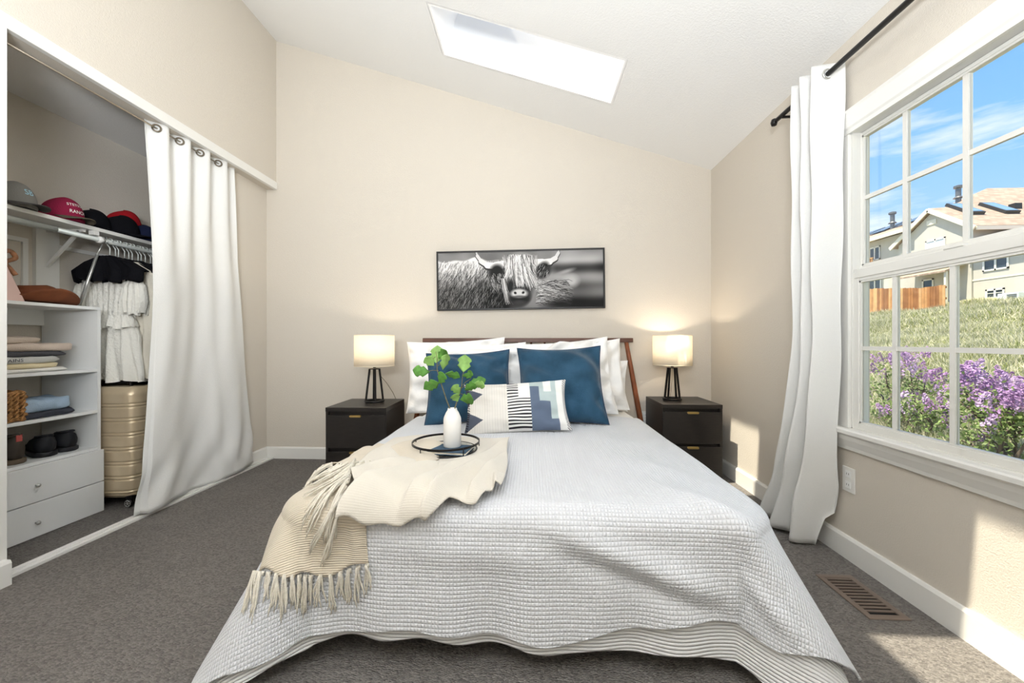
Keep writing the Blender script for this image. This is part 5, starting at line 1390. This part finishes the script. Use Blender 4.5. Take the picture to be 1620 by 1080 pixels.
# wooden fence: every board its own piece
fn = thing('wooden_fence', (18.5, 20.5, 2.5), 'orange-brown vertical board fence in front of the houses', 'fence')
FW = [M('cedar_board_%d' % k, c_, 0.85, var=0.15, vscale=3) for k, c_ in enumerate(((188, 140, 92), (170, 118, 74), (204, 160, 112), (152, 104, 66)))]
rf_ = random.Random(3)
NB = 34
for k in range(NB):
    y0 = 18.45 + (22.95 - 18.45) * k / NB; y1 = 18.45 + (22.95 - 18.45) * (k + 1) / NB - 0.008
    top = 3.60 + 0.32 * np.clip((y0 - 19.5) / 2.5, 0, 1) + rf_.uniform(-0.015, 0.015); xx = 18.5 + rf_.uniform(-0.006, 0.006)
    MB().box(xx, xx + 0.025, y0, y1, float(gz_(18.5, y0)) - 0.05, top).build('board', FW[rf_.randrange(4)], fn)
for z in (2.95, 3.45):
    MB().box(18.53, 18.58, 18.45, 22.95, z, z + 0.09).build('rail', FW[1], fn)

STUC = M('cream_siding', (196, 193, 184), 0.9, var=0.03, vscale=2, bump=0.2, bscale=20)
FASC = M('pale_fascia', (226, 222, 208), 0.7)
def shingle_mat():
    m = bpy.data.materials.new('tan_shingles'); m.use_nodes = True; nt = m.node_tree; b = nt.nodes['Principled BSDF']; b.inputs['Roughness'].default_value = 0.95
    tc = nt.nodes.new('ShaderNodeTexCoord'); br = nt.nodes.new('ShaderNodeTexBrick'); br.inputs['Scale'].default_value = 2.4; br.inputs['Mortar Size'].default_value = 0.012
    br.inputs['Color1'].default_value = lin((180, 160, 142)); br.inputs['Color2'].default_value = lin((150, 132, 116)); br.inputs['Mortar'].default_value = lin((128, 108, 94)); br.inputs['Row Height'].default_value = 0.35; br.inputs['Brick Width'].default_value = 0.7
    nt.links.new(tc.outputs['Object'], br.inputs['Vector']); nt.links.new(br.outputs[0], b.inputs['Base Color']); return m
SHING = shingle_mat()
DARKG = M('dark_window_glass', (62, 74, 84), 0.15, spec=0.7); BLINDG = M('window_with_blinds', (206, 216, 226), 0.2, spec=0.6); WFR = M('white_window_trim', (236, 236, 230), 0.6); SOLAR = M('solar_panel_black', (40, 48, 66), 0.15, spec=0.8)
def hwin(parent, x, ya, yb, z0, z1, glass=DARKG, split=True, nb=0):
    f = MB(); b = 0.07; d = 0.04
    f.box(x - d, x + 0.02, ya, yb, z0, z0 + b).box(x - d, x + 0.02, ya, yb, z1 - b, z1).box(x - d, x + 0.02, ya, ya + b, z0, z1).box(x - d, x + 0.02, yb - b, yb, z0, z1)
    if split: f.box(x - d, x + 0.02, (ya + yb) / 2 - 0.035, (ya + yb) / 2 + 0.035, z0, z1)
    for k in range(nb):
        zz_ = z0 + (z1 - z0) * (k + 1) / (nb + 1); f.box(x - d * 0.8, x, ya, yb, zz_ - 0.012, zz_ + 0.012)
    w = f.build('window', WFR, parent)
    for q0, q1 in (((ya, (ya + yb) / 2), ((ya + yb) / 2, yb)) if split else ((ya, yb),)):
        MB().box(x - 0.012, x - 0.004, q0, q1, z0, z1).build('pane', glass, w)
    return w
def plate(parent, name, pts, mat, d=(0, 0, 0.12)):
    return MB().slab(pts, d).build(name, mat, parent)
# gabled house
gh = thing('house', (21, 21.5, 2.8), 'cream gabled house with tan shingle roof and two roof skylights', 'house')
GZ0 = 2.4
MB().prism([(20.12, GZ0), (23.9, GZ0), (23.9, 6.62), (22.0, 7.96), (20.12, 6.62)], 'x', 21.4, 22.4).build('wall', STUC, gh)
MB().box(22.4, 33.0, 20.12, 26.0, GZ0, 6.55).build('wall', STUC, gh)
plate(gh, 'roof', [(21.2, 19.8, 6.50), (38.0, 19.8, 6.50), (38.0, 25.1, 10.22), (27.6, 25.1, 10.22), (22.6, 22.2, 8.185), (21.2, 22.0, 8.044)], SHING)
plate(gh, 'roof', [(21.2, 22.0, 8.044), (21.2, 24.2, 6.50), (24.5, 24.2, 6.50), (24.5, 22.0, 8.044)], SHING)
plate(gh, 'roof', [(22.6, 22.2, 8.185), (27.6, 25.1, 10.22), (27.6, 27.0, 10.0), (22.6, 24.1, 7.965)], SHING)
for a_, b_ in (((21.18, 19.78, 6.50), (21.18, 22.0, 8.07)), ((21.18, 22.0, 8.07), (21.18, 24.22, 6.50))):
    MB().bar(a_, b_, 0.06, 0.20).build('fascia', FASC, gh)
MB().box(21.25, 38, 19.74, 19.80, 6.40, 6.58).build('gutter', FASC, gh)
MB().box(21.36, 21.4, 21.75, 22.25, 7.30, 7.55).build('gable_vent', FASC, gh)
hwin(gh, 21.4, 21.30, 22.32, 5.33, 6.48, BLINDG, True)
hwin(gh, 21.4, 21.90, 22.50, 3.60, 4.42, DARKG, False)
plate(gh, 'porch_roof', [(20.3, 20.25, 4.48), (21.42, 20.25, 4.90), (21.42, 22.9, 4.90), (20.3, 22.9, 4.48)], SHING, (0, 0, 0.08))
MB().box(20.4, 20.5, 20.3, 20.4, GZ0, 4.52).build('porch_post', FASC, gh)
def on_roof(y, x): return 6.62 + 0.702 * (y - 19.8)
for x0_, y0_ in ((22.35, 21.1), (24.1, 21.15)):
    up_ = Vector((0, -0.575, 0.818)); dn_ = Vector((x0_ + 0.35, y0_, on_roof(y0_, 0))); tp_ = Vector((x0_ + 0.35, y0_ + 1.2, on_roof(y0_ + 1.2, 0)))
    k_ = MB().bar(dn_ + up_ * 0.07, tp_ + up_ * 0.07, 0.72, 0.16, up=tuple(up_)).build('skylight', M('skylight_frame', (48, 50, 54), 0.5), gh)
    MB().bar(dn_.lerp(tp_, 0.06) + up_ * 0.152, dn_.lerp(tp_, 0.94) + up_ * 0.152, 0.58, 0.02, up=tuple(up_)).build('pane', M('skylight_glass', (120, 150, 180), 0.1, spec=0.9), k_)
MB().box(25.3, 25.65, 21.75, 22.05, on_roof(21.75, 0), on_roof(22.0, 0) + 0.15).build('roof_vent', M('skylight_frame', (48, 50, 54), 0.5), gh)
def flue(parent, x, y, z0, z1, r):
    MB().tube([(x, y, z0), (x, y, z1)], r, 12).lathe([(r * 1.7, 0), (r * 1.7, r), (0, r * 1.6)], 12, (x, y, z1 + r * 0.3)).lathe([(r * 1.9, 0), (r * 1.2, r * 0.8)], 12, (x, y, z0 + (z1 - z0) * 0.45)).build('flue_pipe', M('grey_metal', (120, 122, 124), 0.4, metal=0.6), parent)
flue(gh, 24.7, 23.9, 8.9, 9.9, 0.12)
# left house with balcony and solar panels
lh = thing('house', (21.6, 25.5, 2.8), 'cream house at the left with a balcony and solar panels on its roof', 'house')
MB().box(21.6, 27, 23.12, 30, GZ0, 7.35).build('wall', STUC, lh)
plate(lh, 'roof', [(21.0, 22.9, 7.36), (24.2, 22.9, 8.72), (24.2, 30.5, 8.72), (21.0, 30.5, 7.36)], SHING)
plate(lh, 'roof', [(24.2, 22.9, 8.72), (27.4, 22.9, 7.36), (27.4, 30.5, 7.36), (24.2, 30.5, 8.72)], SHING)
MB().box(20.96, 21.04, 22.9, 30.5, 7.26, 7.46).build('gutter', FASC, lh)
MB().tube([(21.5, 23.35, 7.2), (21.5, 23.35, 2.6)], 0.06, 8).build('downpipe', FASC, lh)
def on_lroof(x): return 7.48 + 0.425 * (x - 21.0)
for y0_, y1_ in ((23.6, 24.9), (25.5, 26.9), (27.3, 28.6)):
    MB().hexa([(22.0, y0_, on_lroof(22.0) + .06), (23.6, y0_, on_lroof(23.6) + .06), (23.6, y1_, on_lroof(23.6) + .06), (22.0, y1_, on_lroof(22.0) + .06), (22.0, y0_, on_lroof(22.0) + .11), (23.6, y0_, on_lroof(23.6) + .11), (23.6, y1_, on_lroof(23.6) + .11), (22.0, y1_, on_lroof(22.0) + .11)]).build('solar_panel', SOLAR, lh)
flue(lh, 22.2, 25.2, 7.9, 8.85, 0.11)
hwin(lh, 21.6, 25.32, 26.10, 6.15, 7.0, DARKG)
hwin(lh, 21.6, 25.25, 26.15, 3.2, 5.0, DARKG)
MB().box(20.9, 21.6, 25.05, 27.5, 5.35, 5.5).build('balcony_floor', FASC, lh)
for k in range(18):
    y = 25.08 + k * 0.14
    MB().box(20.9, 20.95, y, y + 0.07, 5.5, 6.15).build('baluster', FW[k % 3], lh)
MB().box(20.88, 20.97, 25.05, 27.5, 6.15, 6.22).build('handrail', FW[2], lh)
# right house wing
rh = thing('house', (21.5, 18.5, 2.8), 'cream house wing at the right with two stacked windows', 'house')
MB().box(21.46, 28, 8, 20.10, GZ0, 5.80).build('wall', STUC, rh)
plate(rh, 'roof', [(21.0, 8, 5.78), (23.5, 8, 6.40), (23.5, 20.12, 6.40), (21.0, 20.12, 5.78)], SHING)
MB().box(20.98, 21.05, 8, 20.12, 5.70, 5.86).build('gutter', FASC, rh)
MB().box(21.44, 21.47, 8, 20.12, 3.98, 4.05).build('trim_band', FASC, rh)
hwin(rh, 21.46, 18.66, 19.68, 4.36, 5.04, DARKG)
hwin(rh, 21.46, 18.82, 19.56, 2.92, 3.50, DARKG, True, 2)
ac = thing('air_conditioner', (20.9, 18.2, 2.7), 'pale blue-white air conditioning box beside the right house wing', 'air conditioner')
MB().box(20.6, 21.2, 17.6, 18.35, 2.55, 3.16).build('casing', M('pale_blue_metal', (206, 218, 226), 0.5), ac, bevel=0.02)
for k in range(6):
    MB().box(20.585, 20.605, 17.65, 18.0, 2.65 + k * 0.08, 2.69 + k * 0.08).build('louvre', M('grey_metal', (120, 122, 124), 0.4, metal=0.6), ac)
